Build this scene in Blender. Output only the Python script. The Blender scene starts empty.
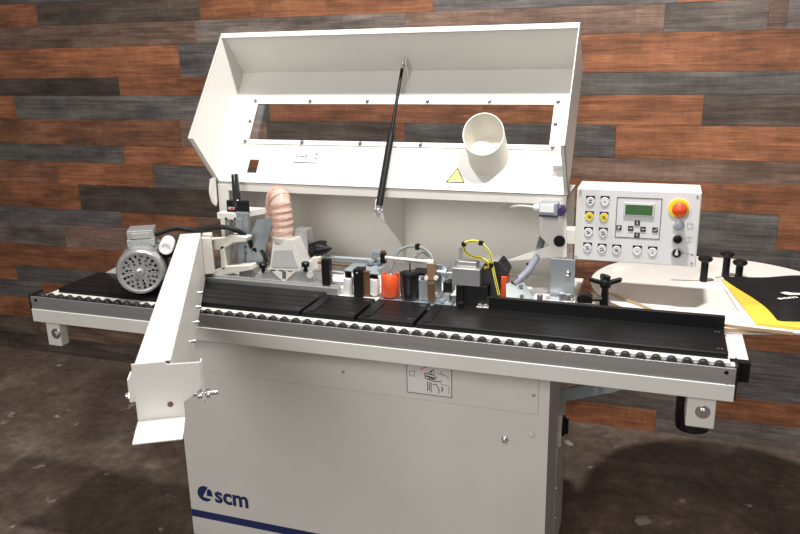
import bpy, bmesh, math, random
from mathutils import Vector, Matrix
random.seed(7)
S = bpy.context.scene
COL = S.collection

# ------------------------------------------------------------------ camera
cam_d = bpy.data.cameras.new('camera'); cam = bpy.data.objects.new('camera', cam_d); COL.objects.link(cam)
cam_d.sensor_width = 36.0; cam_d.lens = 36.0 * 762.0 / 800.0; cam_d.clip_start = .05; cam_d.clip_end = 60
RX = (0.9465311, 0.3220200, -0.0195420); RD = (0.0698532, -0.2637073, -0.9620702); RF = (-0.3149592, 0.9092643, -0.2721013)
cam.matrix_world = Matrix(((RX[0], -RD[0], -RF[0], 1.806), (RX[1], -RD[1], -RF[1], -1.738), (RX[2], -RD[2], -RF[2], 1.579), (0, 0, 0, 1)))
cam_d.dof.use_dof = True; cam_d.dof.focus_distance = 2.15; cam_d.dof.aperture_fstop = 5.6
S.camera = cam

# ------------------------------------------------------------------ world and lights
W = bpy.data.worlds.new('World'); S.world = W; W.use_nodes = True
W.node_tree.nodes['Background'].inputs[0].default_value = (1.0, .98, .96, 1); W.node_tree.nodes['Background'].inputs[1].default_value = .20
def lamp(name, loc, power, size, target, color=(1, .965, .925), spread=180):
    d = bpy.data.lights.new(name, 'AREA'); d.shape = 'DISK'; d.size = size; d.energy = power; d.color = color; d.spread = math.radians(spread)
    o = bpy.data.objects.new(name, d); COL.objects.link(o); o.location = loc
    o.rotation_euler = (Vector(target) - Vector(loc)).to_track_quat('-Z', 'Y').to_euler()
lamp('ceiling_lamp', (1.66, -.10, 3.2), 80, .12, (1.6, .3, 0))
lamp('ceiling_lamp', (.66, -.06, 3.2), 33, .12, (.6, .3, 0))
lamp('front_fill', (1.1, -3.3, 2.6), 76, 1.8, (1.3, .3, .6))  # added fill light behind the camera, brightens the cabinet front
S.view_settings.view_transform = 'Standard'; S.view_settings.look = 'None'; S.view_settings.gamma = 1; S.view_settings.use_curve_mapping = False
S.view_settings.exposure = 0.0

# ------------------------------------------------------------------ materials
def mat(name, col, rough=.5, metal=0.0, bump=0.0, bscale=200, alpha=1.0, trans=0.0, emit=None, var=0.0, spec=.5, coat=0.0):
    m = bpy.data.materials.new(name); m.use_nodes = True; nt = m.node_tree; b = nt.nodes['Principled BSDF']
    b.inputs['Base Color'].default_value = (*col, 1); b.inputs['Roughness'].default_value = rough; b.inputs['Metallic'].default_value = metal
    b.inputs['Alpha'].default_value = alpha; b.inputs['Transmission Weight'].default_value = trans; b.inputs['Specular IOR Level'].default_value = spec
    b.inputs['Coat Weight'].default_value = coat
    if emit: b.inputs['Emission Color'].default_value = (*emit[0], 1); b.inputs['Emission Strength'].default_value = emit[1]
    tc = nt.nodes.new('ShaderNodeTexCoord')
    n = nt.nodes.new('ShaderNodeTexNoise'); n.inputs['Scale'].default_value = bscale; n.inputs['Detail'].default_value = 3
    nt.links.new(tc.outputs['Object'], n.inputs['Vector'])
    if bump:
        bp = nt.nodes.new('ShaderNodeBump'); bp.inputs['Strength'].default_value = bump; bp.inputs['Distance'].default_value = .001
        nt.links.new(n.outputs['Fac'], bp.inputs['Height']); nt.links.new(bp.outputs['Normal'], b.inputs['Normal'])
    v = var or .04
    n2 = nt.nodes.new('ShaderNodeTexNoise'); n2.inputs['Scale'].default_value = 6; n2.inputs['Detail'].default_value = 4
    nt.links.new(tc.outputs['Object'], n2.inputs['Vector'])
    r = nt.nodes.new('ShaderNodeMapRange'); r.inputs[1].default_value = .3; r.inputs[2].default_value = .7; r.inputs[3].default_value = 1 - v; r.inputs[4].default_value = 1 + v * .5
    nt.links.new(n2.outputs['Fac'], r.inputs[0])
    mx = nt.nodes.new('ShaderNodeVectorMath'); mx.operation = 'SCALE'; mx.inputs[0].default_value = col
    nt.links.new(r.outputs[0], mx.inputs['Scale']); nt.links.new(mx.outputs[0], b.inputs['Base Color'])
    return m
M = {}
M['white'] = mat('white_paint', (.68, .668, .63), .38, bump=.08, bscale=400)
M['white2'] = mat('warm_white_plastic', (.68, .655, .585), .45)
M['laminate'] = mat('white_laminate', (.74, .72, .68), .35)
M['alu'] = mat('anodised_aluminium', (.50, .50, .50), .38, .75, bump=.05)
M['alub'] = mat('bright_aluminium', (.72, .72, .73), .3, .85)
M['zinc'] = mat('galvanised_steel', (.36, .40, .43), .42, .6, var=.2, bump=.1, bscale=60)
M['chrome'] = mat('bright_zinc_screw', (.75, .75, .76), .22, 1)
M['cast'] = mat('cast_aluminium', (.38, .39, .38), .45, .6, bump=.3, bscale=90, var=.15)
M['black'] = mat('black_plastic', (.006, .006, .0065), .42, spec=.28)
M['blackm'] = mat('black_metal', (.006, .006, .0065), .38, .0, spec=.22)
M['rubber'] = mat('black_rubber', (.008, .008, .008), .5, spec=.3)
M['roller'] = mat('dark_roller_plastic', (.028, .027, .026), .38)
M['orange'] = mat('orange_polyurethane', (.72, .085, .02), .42)
M['ptfe'] = mat('white_plastic_roller', (.80, .80, .80), .35)
M['brown'] = mat('brown_steel', (.16, .085, .045), .45, .4, var=.3)
M['tan'] = mat('edge_band_tan', (.42, .29, .17), .5)
M['grayp'] = mat('grey_plastic', (.42, .42, .41), .45)
M['cable'] = mat('grey_cable', (.19, .20, .245), .5)
M['lid_plate'] = mat('brushed_block', (.50, .50, .50), .32, .8)
M['navy'] = mat('navy_print', (.012, .025, .115), .4)
M['ink'] = mat('black_print', (.03, .03, .035), .5)
M['inkg'] = mat('grey_print', (.32, .31, .33), .5)
M['inkl'] = mat('light_grey_print', (.55, .53, .51), .5)
M['inkr'] = mat('red_print', (.6, .04, .04), .5)
M['paper'] = mat('label_paper', (.74, .72, .72), .45)
M['panelface'] = mat('panel_overlay', (.69, .70, .71), .3)
M['yellow'] = mat('yellow_plastic', (.85, .62, .01), .4)
M['warn'] = mat('yellow_label', (.85, .72, .06), .45)
M['red'] = mat('red_mushroom', (.85, .085, .02), .35)
M['lcd'] = mat('green_lcd', (.05, .12, .045), .25, emit=((.03, .12, .04), .12))
M['btn'] = mat('button_face', (.72, .72, .72), .35)
M['btny'] = mat('yellow_button_face', (.82, .66, .08), .35)
M['btnb'] = mat('pale_blue_button', (.42, .47, .58), .3)
M['purple'] = mat('dark_violet_print', (.05, .03, .13), .4)
M['cover'] = mat('yellow_paper_cover', (.78, .57, .07), .4)
M['wpaper'] = mat('white_pages', (.66, .65, .68), .6)
M['hub'] = mat('black_hub', (.015, .015, .015), .25)
M['darkm'] = mat('dark_polished_steel', (.10, .10, .105), .22, .9)
M['zincd'] = mat('dull_zinc', (.24, .27, .27), .5, .4, var=.2)
M['screwd'] = mat('dark_screw', (.25, .25, .25), .35, .7)

def stripes_black():
    m = mat('black_anodised_plate', (.006, .006, .0065), .36, .0, spec=.22); nt = m.node_tree; b = nt.nodes['Principled BSDF']
    tc = nt.nodes.new('ShaderNodeTexCoord'); mp = nt.nodes.new('ShaderNodeMapping'); mp.inputs['Scale'].default_value = (3, 260, 40)
    n = nt.nodes.new('ShaderNodeTexNoise'); n.inputs['Scale'].default_value = 1.0; n.inputs['Detail'].default_value = 2
    nt.links.new(tc.outputs['Object'], mp.inputs[0]); nt.links.new(mp.outputs[0], n.inputs['Vector'])
    r = nt.nodes.new('ShaderNodeMapRange'); r.inputs[3].default_value = .28; r.inputs[4].default_value = .50
    nt.links.new(n.outputs['Fac'], r.inputs[0]); nt.links.new(r.outputs[0], b.inputs['Roughness'])
    return m
M['plate'] = stripes_black()

def glass(name, col, a=.12, rough=.04):
    m = bpy.data.materials.new(name); m.use_nodes = True; nt = m.node_tree; nt.nodes.clear()
    out = nt.nodes.new('ShaderNodeOutputMaterial'); mx = nt.nodes.new('ShaderNodeMixShader'); t = nt.nodes.new('ShaderNodeBsdfTransparent')
    g = nt.nodes.new('ShaderNodeBsdfGlossy'); g.inputs['Roughness'].default_value = rough; g.inputs['Color'].default_value = (1, 1, 1, 1)
    t.inputs['Color'].default_value = (*col, 1); fr = nt.nodes.new('ShaderNodeFresnel'); fr.inputs['IOR'].default_value = 1.45
    ml = nt.nodes.new('ShaderNodeMath'); ml.operation = 'MULTIPLY_ADD'; ml.inputs[1].default_value = .45; ml.inputs[2].default_value = a
    nt.links.new(fr.outputs[0], ml.inputs[0]); nt.links.new(ml.outputs[0], mx.inputs[0]); nt.links.new(t.outputs[0], mx.inputs[1]); nt.links.new(g.outputs[0], mx.inputs[2]); nt.links.new(mx.outputs[0], out.inputs[0])
    return m
M['pane'] = glass('clear_polycarbonate', (.93, .93, .92), 0.0)
def hose_mat(name, col, dens):
    m = bpy.data.materials.new(name); m.use_nodes = True; nt = m.node_tree; b = nt.nodes['Principled BSDF']; out = nt.nodes['Material Output']
    b.inputs['Base Color'].default_value = (*col, 1); b.inputs['Roughness'].default_value = .18
    t = nt.nodes.new('ShaderNodeBsdfTransparent'); t.inputs['Color'].default_value = (1, .9, .85, 1); mx = nt.nodes.new('ShaderNodeMixShader'); mx.inputs[0].default_value = dens
    nt.links.new(t.outputs[0], mx.inputs[1]); nt.links.new(b.outputs[0], mx.inputs[2]); nt.links.new(mx.outputs[0], out.inputs[0])
    return m
M['hose'] = hose_mat('clear_pink_hose', (.80, .64, .56), .5)
M['hoserib'] = hose_mat('copper_wire_rib', (.70, .42, .32), .55)

def wood():
    m = bpy.data.materials.new('reclaimed_wood_cladding'); m.use_nodes = True; nt = m.node_tree; N = nt.nodes; L = nt.links; b = N['Principled BSDF']
    tc = N.new('ShaderNodeTexCoord'); at = N.new('ShaderNodeAttribute'); at.attribute_name = 'seed'; kc = N.new('ShaderNodeAttribute'); kc.attribute_name = 'tone'
    add = N.new('ShaderNodeVectorMath'); add.operation = 'ADD'; sc = N.new('ShaderNodeVectorMath'); sc.operation = 'SCALE'; sc.inputs['Scale'].default_value = 37.0
    L.new(at.outputs['Color'], sc.inputs[0]); L.new(tc.outputs['Object'], add.inputs[0]); L.new(sc.outputs[0], add.inputs[1])
    def noise(scale, detail, mapping, rough=.6):
        mp = N.new('ShaderNodeMapping'); mp.inputs['Scale'].default_value = mapping
        n = N.new('ShaderNodeTexNoise'); n.inputs['Scale'].default_value = scale; n.inputs['Detail'].default_value = detail; n.inputs['Roughness'].default_value = rough
        L.new(add.outputs[0], mp.inputs[0]); L.new(mp.outputs[0], n.inputs['Vector']); return n
    grain = noise(1.0, 9, (3.2, 1, 62), .72); grain.inputs['Distortion'].default_value = .7
    blot = noise(1.0, 4, (4.5, 1, 12), .6)
    saw = noise(1.0, 3, (42, 1, 9), .5); saw.inputs['Distortion'].default_value = 1.2
    fine = noise(1.0, 3, (14, 1, 300), .5)
    def mr(n, a, c, lo=.3, hi=.7):
        r = N.new('ShaderNodeMapRange'); r.inputs[1].default_value = lo; r.inputs[2].default_value = hi; r.inputs[3].default_value = a; r.inputs[4].default_value = c
        L.new(n.outputs['Fac'], r.inputs[0]); return r
    g = mr(grain, .52, 1.42, .32, .68); bl = mr(blot, .55, 1.40); sw = mr(saw, .90, 1.10); fi = mr(fine, .86, 1.14)
    def mul(a, c):
        q = N.new('ShaderNodeMath'); q.operation = 'MULTIPLY'; L.new(a.outputs[0], q.inputs[0]); L.new(c.outputs[0], q.inputs[1]); return q
    tot = mul(mul(g, bl), mul(sw, fi))
    vs = N.new('ShaderNodeVectorMath'); vs.operation = 'SCALE'; L.new(kc.outputs['Color'], vs.inputs[0]); L.new(tot.outputs[0], vs.inputs['Scale'])
    # knots and grey weathering patches
    kn = noise(1.0, 3, (6, 1, 22), .5); kr = mr(kn, 0, .55, .62, .74)
    mix = N.new('ShaderNodeMix'); mix.data_type = 'RGBA'; mix.inputs[7].default_value = (.06, .045, .035, 1)
    L.new(kr.outputs[0], mix.inputs[0]); L.new(vs.outputs[0], mix.inputs[6]); L.new(mix.outputs[2], b.inputs['Base Color'])
    b.inputs['Roughness'].default_value = .62; b.inputs['Specular IOR Level'].default_value = .3
    bp = N.new('ShaderNodeBump'); bp.inputs['Strength'].default_value = .5; bp.inputs['Distance'].default_value = .002
    L.new(tot.outputs[0], bp.inputs['Height']); L.new(bp.outputs[0], b.inputs['Normal'])
    return m
def concrete():
    m = bpy.data.materials.new('stained_dark_concrete'); m.use_nodes = True; nt = m.node_tree; N = nt.nodes; L = nt.links; b = N['Principled BSDF']
    tc = N.new('ShaderNodeTexCoord')
    def noise(s, d, r=.6):
        n = N.new('ShaderNodeTexNoise'); n.inputs['Scale'].default_value = s; n.inputs['Detail'].default_value = d; n.inputs['Roughness'].default_value = r
        L.new(tc.outputs['Object'], n.inputs['Vector']); return n
    a = noise(3.4, 10, .7); c = noise(24, 8, .7); s = noise(9, 5, .5)
    cr = N.new('ShaderNodeValToRGB'); cr.color_ramp.elements[0].position = .33; cr.color_ramp.elements[0].color = (.070, .050, .040, 1)
    cr.color_ramp.elements[1].position = .70; cr.color_ramp.elements[1].color = (.21, .165, .135, 1)
    e = cr.color_ramp.elements.new(.52); e.color = (.118, .087, .069, 1); L.new(a.outputs['Fac'], cr.inputs[0])
    r = N.new('ShaderNodeMapRange'); r.inputs[1].default_value = .3; r.inputs[2].default_value = .7; r.inputs[3].default_value = .65; r.inputs[4].default_value = 1.35; L.new(c.outputs['Fac'], r.inputs[0])
    v = N.new('ShaderNodeVectorMath'); v.operation = 'SCALE'; L.new(cr.outputs[0], v.inputs[0]); L.new(r.outputs[0], v.inputs['Scale'])
    r2 = N.new('ShaderNodeMapRange'); r2.inputs[1].default_value = .655; r2.inputs[2].default_value = .70; L.new(s.outputs['Fac'], r2.inputs[0])
    mx = N.new('ShaderNodeMix'); mx.data_type = 'RGBA'; mx.inputs[7].default_value = (.33, .29, .26, 1)
    L.new(r2.outputs[0], mx.inputs[0]); L.new(v.outputs[0], mx.inputs[6]); L.new(mx.outputs[2], b.inputs['Base Color'])
    b.inputs['Roughness'].default_value = .55; b.inputs['Specular IOR Level'].default_value = .35
    bp = N.new('ShaderNodeBump'); bp.inputs['Strength'].default_value = .3; bp.inputs['Distance'].default_value = .003; L.new(c.outputs['Fac'], bp.inputs['Height']); L.new(bp.outputs[0], b.inputs['Normal'])
    return m
M['wood'] = wood(); M['floor'] = concrete()

# ------------------------------------------------------------------ mesh helpers
def V(*a): return Vector(a[0] if len(a) == 1 else a)
def frame(w):
    w = V(w).normalized(); a = V(0, 0, 1) if abs(w.z) < .9 else V(1, 0, 0)
    u = w.cross(a).normalized(); return u, w.cross(u).normalized(), w
class MB:
    def __init__(s): s.v = []; s.f = []; s.m = []
    def add(s, vs, fs, m=0):
        n = len(s.v); s.v += [tuple(p) for p in vs]; s.f += [tuple(i + n for i in f) for f in fs]; s.m += [m] * len(fs); return s
    def box(s, x0, x1, y0, y1, z0, z1, m=0):
        c = [(x, y, z) for x in (x0, x1) for y in (y0, y1) for z in (z0, z1)]
        return s.add(c, [(0, 1, 3, 2), (4, 6, 7, 5), (0, 4, 5, 1), (2, 3, 7, 6), (0, 2, 6, 4), (1, 5, 7, 3)], m)
    def obox(s, o, a, b, c, m=0):                      # corner + three edge vectors
        o, a, b, c = V(o), V(a), V(b), V(c); p = [o + a * i + b * j + c * k for i in (0, 1) for j in (0, 1) for k in (0, 1)]
        return s.add(p, [(0, 1, 3, 2), (4, 6, 7, 5), (0, 4, 5, 1), (2, 3, 7, 6), (0, 2, 6, 4), (1, 5, 7, 3)], m)
    def prism(s, pts, d, m=0):                         # polygon of 3-D points pushed along d
        d = V(d); n = len(pts); a = [V(p) for p in pts]
        return s.add(a + [p + d for p in a], [tuple(range(n)), tuple(range(2 * n - 1, n - 1, -1))] + [(i, (i + 1) % n, n + (i + 1) % n, n + i) for i in range(n)], m)
    def lathe(s, base, axis, prof, n=24, m=0, arc=1.0):  # prof: (radius, distance along axis)
        u, v, w = frame(axis); base = V(base); k = len(prof); vs = []
        for i in range(n):
            t = 2 * math.pi * i / n
            for r, h in prof: vs.append(base + w * h + (u * math.cos(t) + v * math.sin(t)) * r)
        fs = [(i * k + j, ((i + 1) % n) * k + j, ((i + 1) % n) * k + j + 1, i * k + j + 1) for i in range(n) for j in range(k - 1)]
        s.add(vs, fs, m)
        if prof[0][0] > 0: s.f.append(tuple(len(s.v) - n * k + i * k for i in range(n))); s.m.append(m)
        if prof[-1][0] > 0: s.f.append(tuple(len(s.v) - n * k + i * k + k - 1 for i in range(n))); s.m.append(m)
        return s
    def cyl(s, p0, p1, r, n=20, m=0, r1=None):
        p0, p1 = V(p0), V(p1); return s.lathe(p0, p1 - p0, [(r, 0), (r if r1 is None else r1, (p1 - p0).length)], n, m)
    def tube(s, pts, r, n=10, m=0, sub=6, rf=None):
        P = [V(p) for p in pts]; Q = []
        if len(P) == 2: Q = P
        else:
            for i in range(len(P) - 1):
                a, b, c, d = P[max(i - 1, 0)], P[i], P[i + 1], P[min(i + 2, len(P) - 1)]
                for k in range(sub):
                    t = k / sub; Q.append(.5 * (2 * b + (c - a) * t + (2 * a - 5 * b + 4 * c - d) * t * t + (3 * b - a - 3 * c + d) * t ** 3))
            Q.append(P[-1])
        vs = []; T0 = None
        for i, q in enumerate(Q):
            t = (Q[min(i + 1, len(Q) - 1)] - Q[max(i - 1, 0)]).normalized()
            if T0 is None: u, v, _ = frame(t)
            else:
                rot = T0.rotation_difference(t); u = rot @ u; v = rot @ v
            T0 = t; rr = rf(i / (len(Q) - 1)) if rf else r
            for k in range(n): a = 2 * math.pi * k / n; vs.append(q + (u * math.cos(a) + v * math.sin(a)) * rr)
        nq = len(Q)
        fs = [(i * n + k, i * n + (k + 1) % n, (i + 1) * n + (k + 1) % n, (i + 1) * n + k) for i in range(nq - 1) for k in range(n)]
        fs += [tuple(range(n)), tuple((nq - 1) * n + k for k in range(n))]
        return s.add(vs, fs, m)
    def sphere(s, c, r, m=0, n=16, sq=1.0):
        return s.lathe(V(c) - V(0, 0, r * sq), (0, 0, 1), [(r * math.sin(math.pi * i / 8), r * sq * (1 - math.cos(math.pi * i / 8))) for i in range(9)], n, m)
ORG = {}
def obj(name, mb, mats, parent=None, bevel=0.0, seg=2, smooth=35, loc=None):
    me = bpy.data.meshes.new(name); n = len(mb.v)
    lo = [min(p[i] for p in mb.v) for i in range(3)]; hi = [max(p[i] for p in mb.v) for i in range(3)]
    c = V([(lo[i] + hi[i]) / 2 for i in range(3)]) if loc is None else V(loc)
    if parent is None and loc is None: c.z = lo[2]
    me.from_pydata([tuple(V(p) - c) for p in mb.v], [], mb.f)
    for k in (mats if isinstance(mats, (list, tuple)) else [mats]): me.materials.append(M[k])
    for p, mi in zip(me.polygons, mb.m): p.material_index = mi
    bm = bmesh.new(); bm.from_mesh(me); bmesh.ops.recalc_face_normals(bm, faces=bm.faces); bm.to_mesh(me); bm.free()
    me.shade_smooth(); me.set_sharp_from_angle(angle=math.radians(smooth))
    o = bpy.data.objects.new(name, me); COL.objects.link(o)
    o.parent = parent; po = ORG[parent.name] if parent else V(0, 0, 0)
    o.location = c - po; ORG[o.name] = c
    if bevel:
        b = o.modifiers.new('bevel', 'BEVEL'); b.width = bevel; b.segments = seg; b.limit_method = 'ANGLE'; b.angle_limit = math.radians(40); b.harden_normals = True
    return o
def copy(o, delta, parent=None, label=None):
    c = o.copy(); COL.objects.link(c); c.parent = parent or o.parent; c.location = o.location + V(delta); ORG[c.name] = ORG[o.name] + V(delta)
    if label: c['label'] = label
    return c
def thing(name, label, cat, loc, group=None):
    o = bpy.data.objects.new(name, None); COL.objects.link(o); o.location = loc; o.empty_display_size = .1
    o['label'] = label; o['category'] = cat; ORG[o.name] = V(loc)
    if group: o['group'] = group
    return o
def tag(o, label, cat, group=None):
    o['label'] = label; o['category'] = cat
    if group: o['group'] = group
    return o
def text_mb(body, size, origin, ex, ey, off=0.0, depth=.0006, mb=None, m=0, align='LEFT', sx=1.0):
    cu = bpy.data.curves.new('t', 'FONT'); cu.body = body; cu.size = size; cu.offset = off; cu.align_x = align; cu.resolution_u = 3
    o = bpy.data.objects.new('t', cu); me = bpy.data.meshes.new_from_object(o)
    ex, ey = V(ex).normalized(), V(ey).normalized(); nz = ex.cross(ey); org = V(origin); mb = mb or MB()
    vs = [org + ex * v.co.x * sx + ey * v.co.y + nz * depth for v in me.vertices]
    mb.add(vs, [tuple(p.vertices) for p in me.polygons], m)
    bpy.data.objects.remove(o); bpy.data.curves.remove(cu); bpy.data.meshes.remove(me)
    return mb

# ------------------------------------------------------------------ setting: floor and plank wall
b = MB(); b.box(-3.6, 4.6, -3.2, 1.42, -.05, 0); fl = obj('floor', b, 'floor', loc=(0, 0, 0)); fl['kind'] = 'structure'
TONE = {'O': (.250, .098, .048), 'o': (.205, .090, .052), 'G': (.110, .099, .096), 'g': (.138, .112, .100), 'B': (.155, .098, .074), 'D': (.078, .058, .049)}
ROWS = [ # top of row, [(end x, tone), ...]
 (.098, [(-1.9, 'o'), (-.6, 'D'), (.9, 'B'), (1.42, 'D'), (1.86, 'O'), (2.6, 'g'), (5, 'o')]),
 (.198, [(-1.4, 'D'), (.2, 'B'), (1.3, 'g'), (2.09, 'g'), (5, 'O')]),
 (.316, [(-.9, 'O'), (.4, 'B'), (1.7, 'G'), (5, 'G')]),
 (.412, [(-2.0, 'B'), (-1.34, 'G'), (-1.05, 'O'), (.6, 'g'), (2.0, 'D'), (5, 'G')]),
 (.499, [(-1.5, 'O'), (-.3, 'G'), (1.1, 'O'), (2.6, 'O'), (5, 'g')]),
 (.621, [(-.45, 'O'), (.8, 'G'), (1.9, 'O'), (5, 'o')]),
 (.744, [(-1.13, 'g'), (-.2, 'B'), (1.2, 'G'), (1.95, 'o'), (5, 'G')]),
 (.827, [(-.76, 'G'), (-.31, 'O'), (.7, 'B'), (1.35, 'G'), (1.9, 'O'), (5, 'G')]),
 (.960, [(-1.0, 'O'), (.3, 'D'), (1.4, 'o'), (2.24, 'G'), (5, 'O')]),
 (1.073, [(-1.12, 'o'), (-.83, 'O'), (-.54, 'O'), (.8, 'G'), (1.3, 'B'), (3.1, 'O'), (5, 'G')]),
 (1.160, [(-.70, 'G'), (.05, 'O'), (.9, 'G'), (1.4, 'O'), (3.0, 'B'), (5, 'O')]),
 (1.288, [(-.36, 'o'), (.10, 'B'), (.72, 'D'), (.76, 'o'), (1.63, 'G'), (3.2, 'O'), (5, 'g')]),
 (1.402, [(-1.33, 'O'), (.12, 'G'), (1.10, 'O'), (1.94, 'O'), (5, 'D')]),
 (1.486, [(-.68, 'D'), (.7, 'O'), (1.3, 'B'), (5, 'G')]),
 (1.628, [(-.33, 'O'), (.6, 'G'), (1.2, 'o'), (3.3, 'O'), (5, 'B')]),
 (1.732, [(-.23, 'B'), (.77, 'g'), (1.78, 'B'), (2.13, 'g'), (2.19, 'B'), (5, 'g')]),
 (1.838, [(-1.11, 'O'), (-.20, 'D'), (.89, 'O'), (1.82, 'G'), (5, 'O')]),
 (1.945, [(-.6, 'G'), (.5, 'O'), (1.6, 'g'), (5, 'G')]),
 (2.06, [(-1.2, 'O'), (.2, 'B'), (1.7, 'O'), (5, 'G')]),
 (2.17, [(-.5, 'G'), (.9, 'O'), (2.4, 'D'), (5, 'O')]),
 (2.30, [(-1.0, 'B'), (.6, 'O'), (1.9, 'G'), (5, 'O')]),
 (2.42, [(-.2, 'O'), (1.2, 'g'), (5, 'O')]),
 (2.54, [(-.8, 'G'), (.8, 'O'), (2.1, 'B'), (5, 'G')]),
 (2.66, [(.1, 'O'), (1.5, 'D'), (5, 'O')]),
]
b = MB(); tones = []; z0 = 0.0
for zt, segs in ROWS:
    x0 = -3.6
    for xe, k in segs:
        xe = min(xe, 4.6); dy = random.uniform(0, .003); g_ = .0004
        b.box(x0 + g_, xe - g_, 1.38 - .004 + dy, 1.41, z0 + g_, zt - g_); tones += [(k, random.random(), random.random())] * 6; x0 = xe
    z0 = zt
b.box(-3.6, 4.6, 1.395, 1.44, 0, 2.66); tones += [('D', 0, 0)] * 6
wall = obj('wall_back', b, 'wood', loc=(0, 1.38, 0)); wall['kind'] = 'structure'
me = wall.data
# recalc_face_normals keeps face order, so colours follow the build order
for nm in ('tone', 'seed'):
    ca = me.color_attributes.new(nm, 'FLOAT_COLOR', 'CORNER')
    for p, (k, a1, a2) in zip(me.polygons, tones):
        t = TONE[k]; j = .82 + .36 * a1
        c = (t[0] * j, t[1] * j, t[2] * j * (.94 + .08 * a2), 1) if nm == 'tone' else (a1, a2, 0, 1)
        for li in p.loop_indices: ca.data[li].color = c

# ================================================================== THE MACHINE
mach = thing('edge_banding_machine', 'white edge banding machine with open hood, black feed table and control panel', 'machine', (1.0, .3, 0))

# --- cabinet
b = MB(); b.box(.43, 1.574, .10, .52, .06, .80); b.box(.46, 1.54, .13, .50, 0, .06)
b.box(1.574, 1.5755, .30, .50, .10, .50)
cab = obj('base_cabinet', b, 'white', mach, bevel=.004)
b = MB(); b.box(.436, 1.545, .0965, .0995, .653, .792); ap = obj('access_panel', b, 'white', cab, bevel=.0012)
def screw(name, p, ax, r, h, m, parent, slot=True):
    b = MB(); b.lathe(p, ax, [(r, 0), (r, h * .4), (r * .75, h * .85), (r * .3, h), (0, h)], 16)
    return obj(name, b, m, parent)
for (x, z) in ((.995, .709), (1.533, .710)): screw('screw', (x, .0965, z), (0, -1, 0), .005, .006, 'chrome', mach)
screw('cap', (1.530, .10, .592), (0, -1, 0), .009, .004, 'white2', mach)
b = MB(); b.cyl((1.459, .10, .571), (1.459, .078, .571), .0045, 12); b.cyl((1.459, .092, .571), (1.459, .098, .571), .009, 6); obj('cabinet_lock', b, 'chrome', mach)
b = MB(); b.box(.4305, 1.5735, .0988, .0998, .128, .154); obj('stripe', b, 'navy', mach)
# emblem and lettering
b = MB(); cx, cz, r, y = .489, .2205, .0275, .0985
def arcpts(a0, a1, n=20): return [(cx + r * math.cos(math.radians(a0 + (a1 - a0) * i / n)), y, cz + r * math.sin(math.radians(a0 + (a1 - a0) * i / n))) for i in range(n + 1)]
b.prism(arcpts(64, 208, 26) + [(cx - .009, y, cz - .0125)], (0, .0012, 0))          # big left segment
b.prism(arcpts(208, 322, 22) + [(cx - .009, y, cz - .0125)], (0, .0012, 0))         # bottom segment
b.prism([(cx + .006, y, cz - .006)] + arcpts(-14, 44, 10) + [(cx + .010, y, cz + .017)], (0, .0012, 0))  # right lens
obj('emblem', b, 'navy', mach)
b = text_mb('scm', .079, (.5245, .0988, .199), (1, 0, 0), (0, 0, 1), off=.0022, sx=.99); obj('brand_lettering', b, 'navy', mach)
# instruction sticker
b = MB(); b.box(1.184, 1.313, .0952, .0963, .671, .780, 0)
x0, x1, z0_, z1_ = 1.184, 1.313, .671, .780
for q in ((x0, x1, z0_, z0_ + .0018), (x0, x0 + .0018, z0_, z1_), (x1 - .0018, x1, z0_, z1_)): b.box(q[0], q[1], .0948, .0953, q[2], q[3], 1)
def ln(b, p, q, w, m, y0=.0948):
    p, q = V(p[0], y0, p[1] - .007), V(q[0], y0, q[1] - .007); d = (q - p); n_ = V(-d.z, 0, d.x).normalized() * w
    b.prism([p - n_ / 2, q - n_ / 2, q + n_ / 2, p + n_ / 2], (0, .0004, 0), m)
for a, c in (((1.240, .735), (1.266, .730)), ((1.246, .728), (1.262, .725)), ((1.249, .716), (1.249, .692)), ((1.262, .750), (1.264, .742)), ((1.236, .734), (1.268, .727)), ((1.286, .706), (1.286, .694)), ((1.236, .742), (1.262, .738)), ((1.262, .738), (1.270, .732)), ((1.236, .742), (1.238, .726)), ((1.238, .726), (1.268, .720)), ((1.268, .720), (1.284, .724)), ((1.244, .718), (1.244, .690)), ((1.254, .716), (1.254, .688)), ((1.258, .712), (1.268, .712)), ((1.268, .712), (1.276, .700)), ((1.276, .700), (1.276, .686)), ((1.252, .752), (1.258, .738)), ((1.246, .742), (1.262, .756))):
    ln(b, a, c, .0022, 1)
for a, c in (((1.272, .745), (1.296, .742)), ((1.296, .742), (1.304, .732)), ((1.280, .752), (1.288, .738)), ((1.280, .716), (1.304, .712)), ((1.304, .712), (1.304, .690)), ((1.284, .710), (1.284, .690)), ((1.192, .742), (1.206, .744)), ((1.192, .742), (1.192, .730)), ((1.192, .730), (1.206, .728)), ((1.206, .728), (1.206, .744)), ((1.206, .744), (1.214, .748))):
    ln(b, a, c, .002, 2)
for a, c in (((1.224, .748), (1.232, .756)), ((1.232, .756), (1.244, .762)), ((1.244, .762), (1.254, .765))): ln(b, a, c, .0024, 3)
obj('instruction_sticker', b, ['paper', 'ink', 'inkg', 'inkr'], mach)
# side switch
b = MB(); b.box(1.574, 1.584, .32, .385, .445, .548, 0); b.box(1.574, 1.577, .30, .33, .40, .56, 0); sw = obj('isolator_switch', b, 'white', mach, bevel=.002)
b = MB(); b.lathe((1.584, .352, .50), (1, 0, 0), [(.032, 0), (.030, .006), (.018, .009), (.014, .014), (0, .014)], 24); b.box(1.590, 1.600, .348, .356, .475, .525); obj('switch_knob', b, 'black', sw, bevel=.001)
for z in (.42, .30, .20): screw('screw', (1.5755, .33, z), (1, 0, 0), .005, .004, 'chrome', mach)

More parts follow.
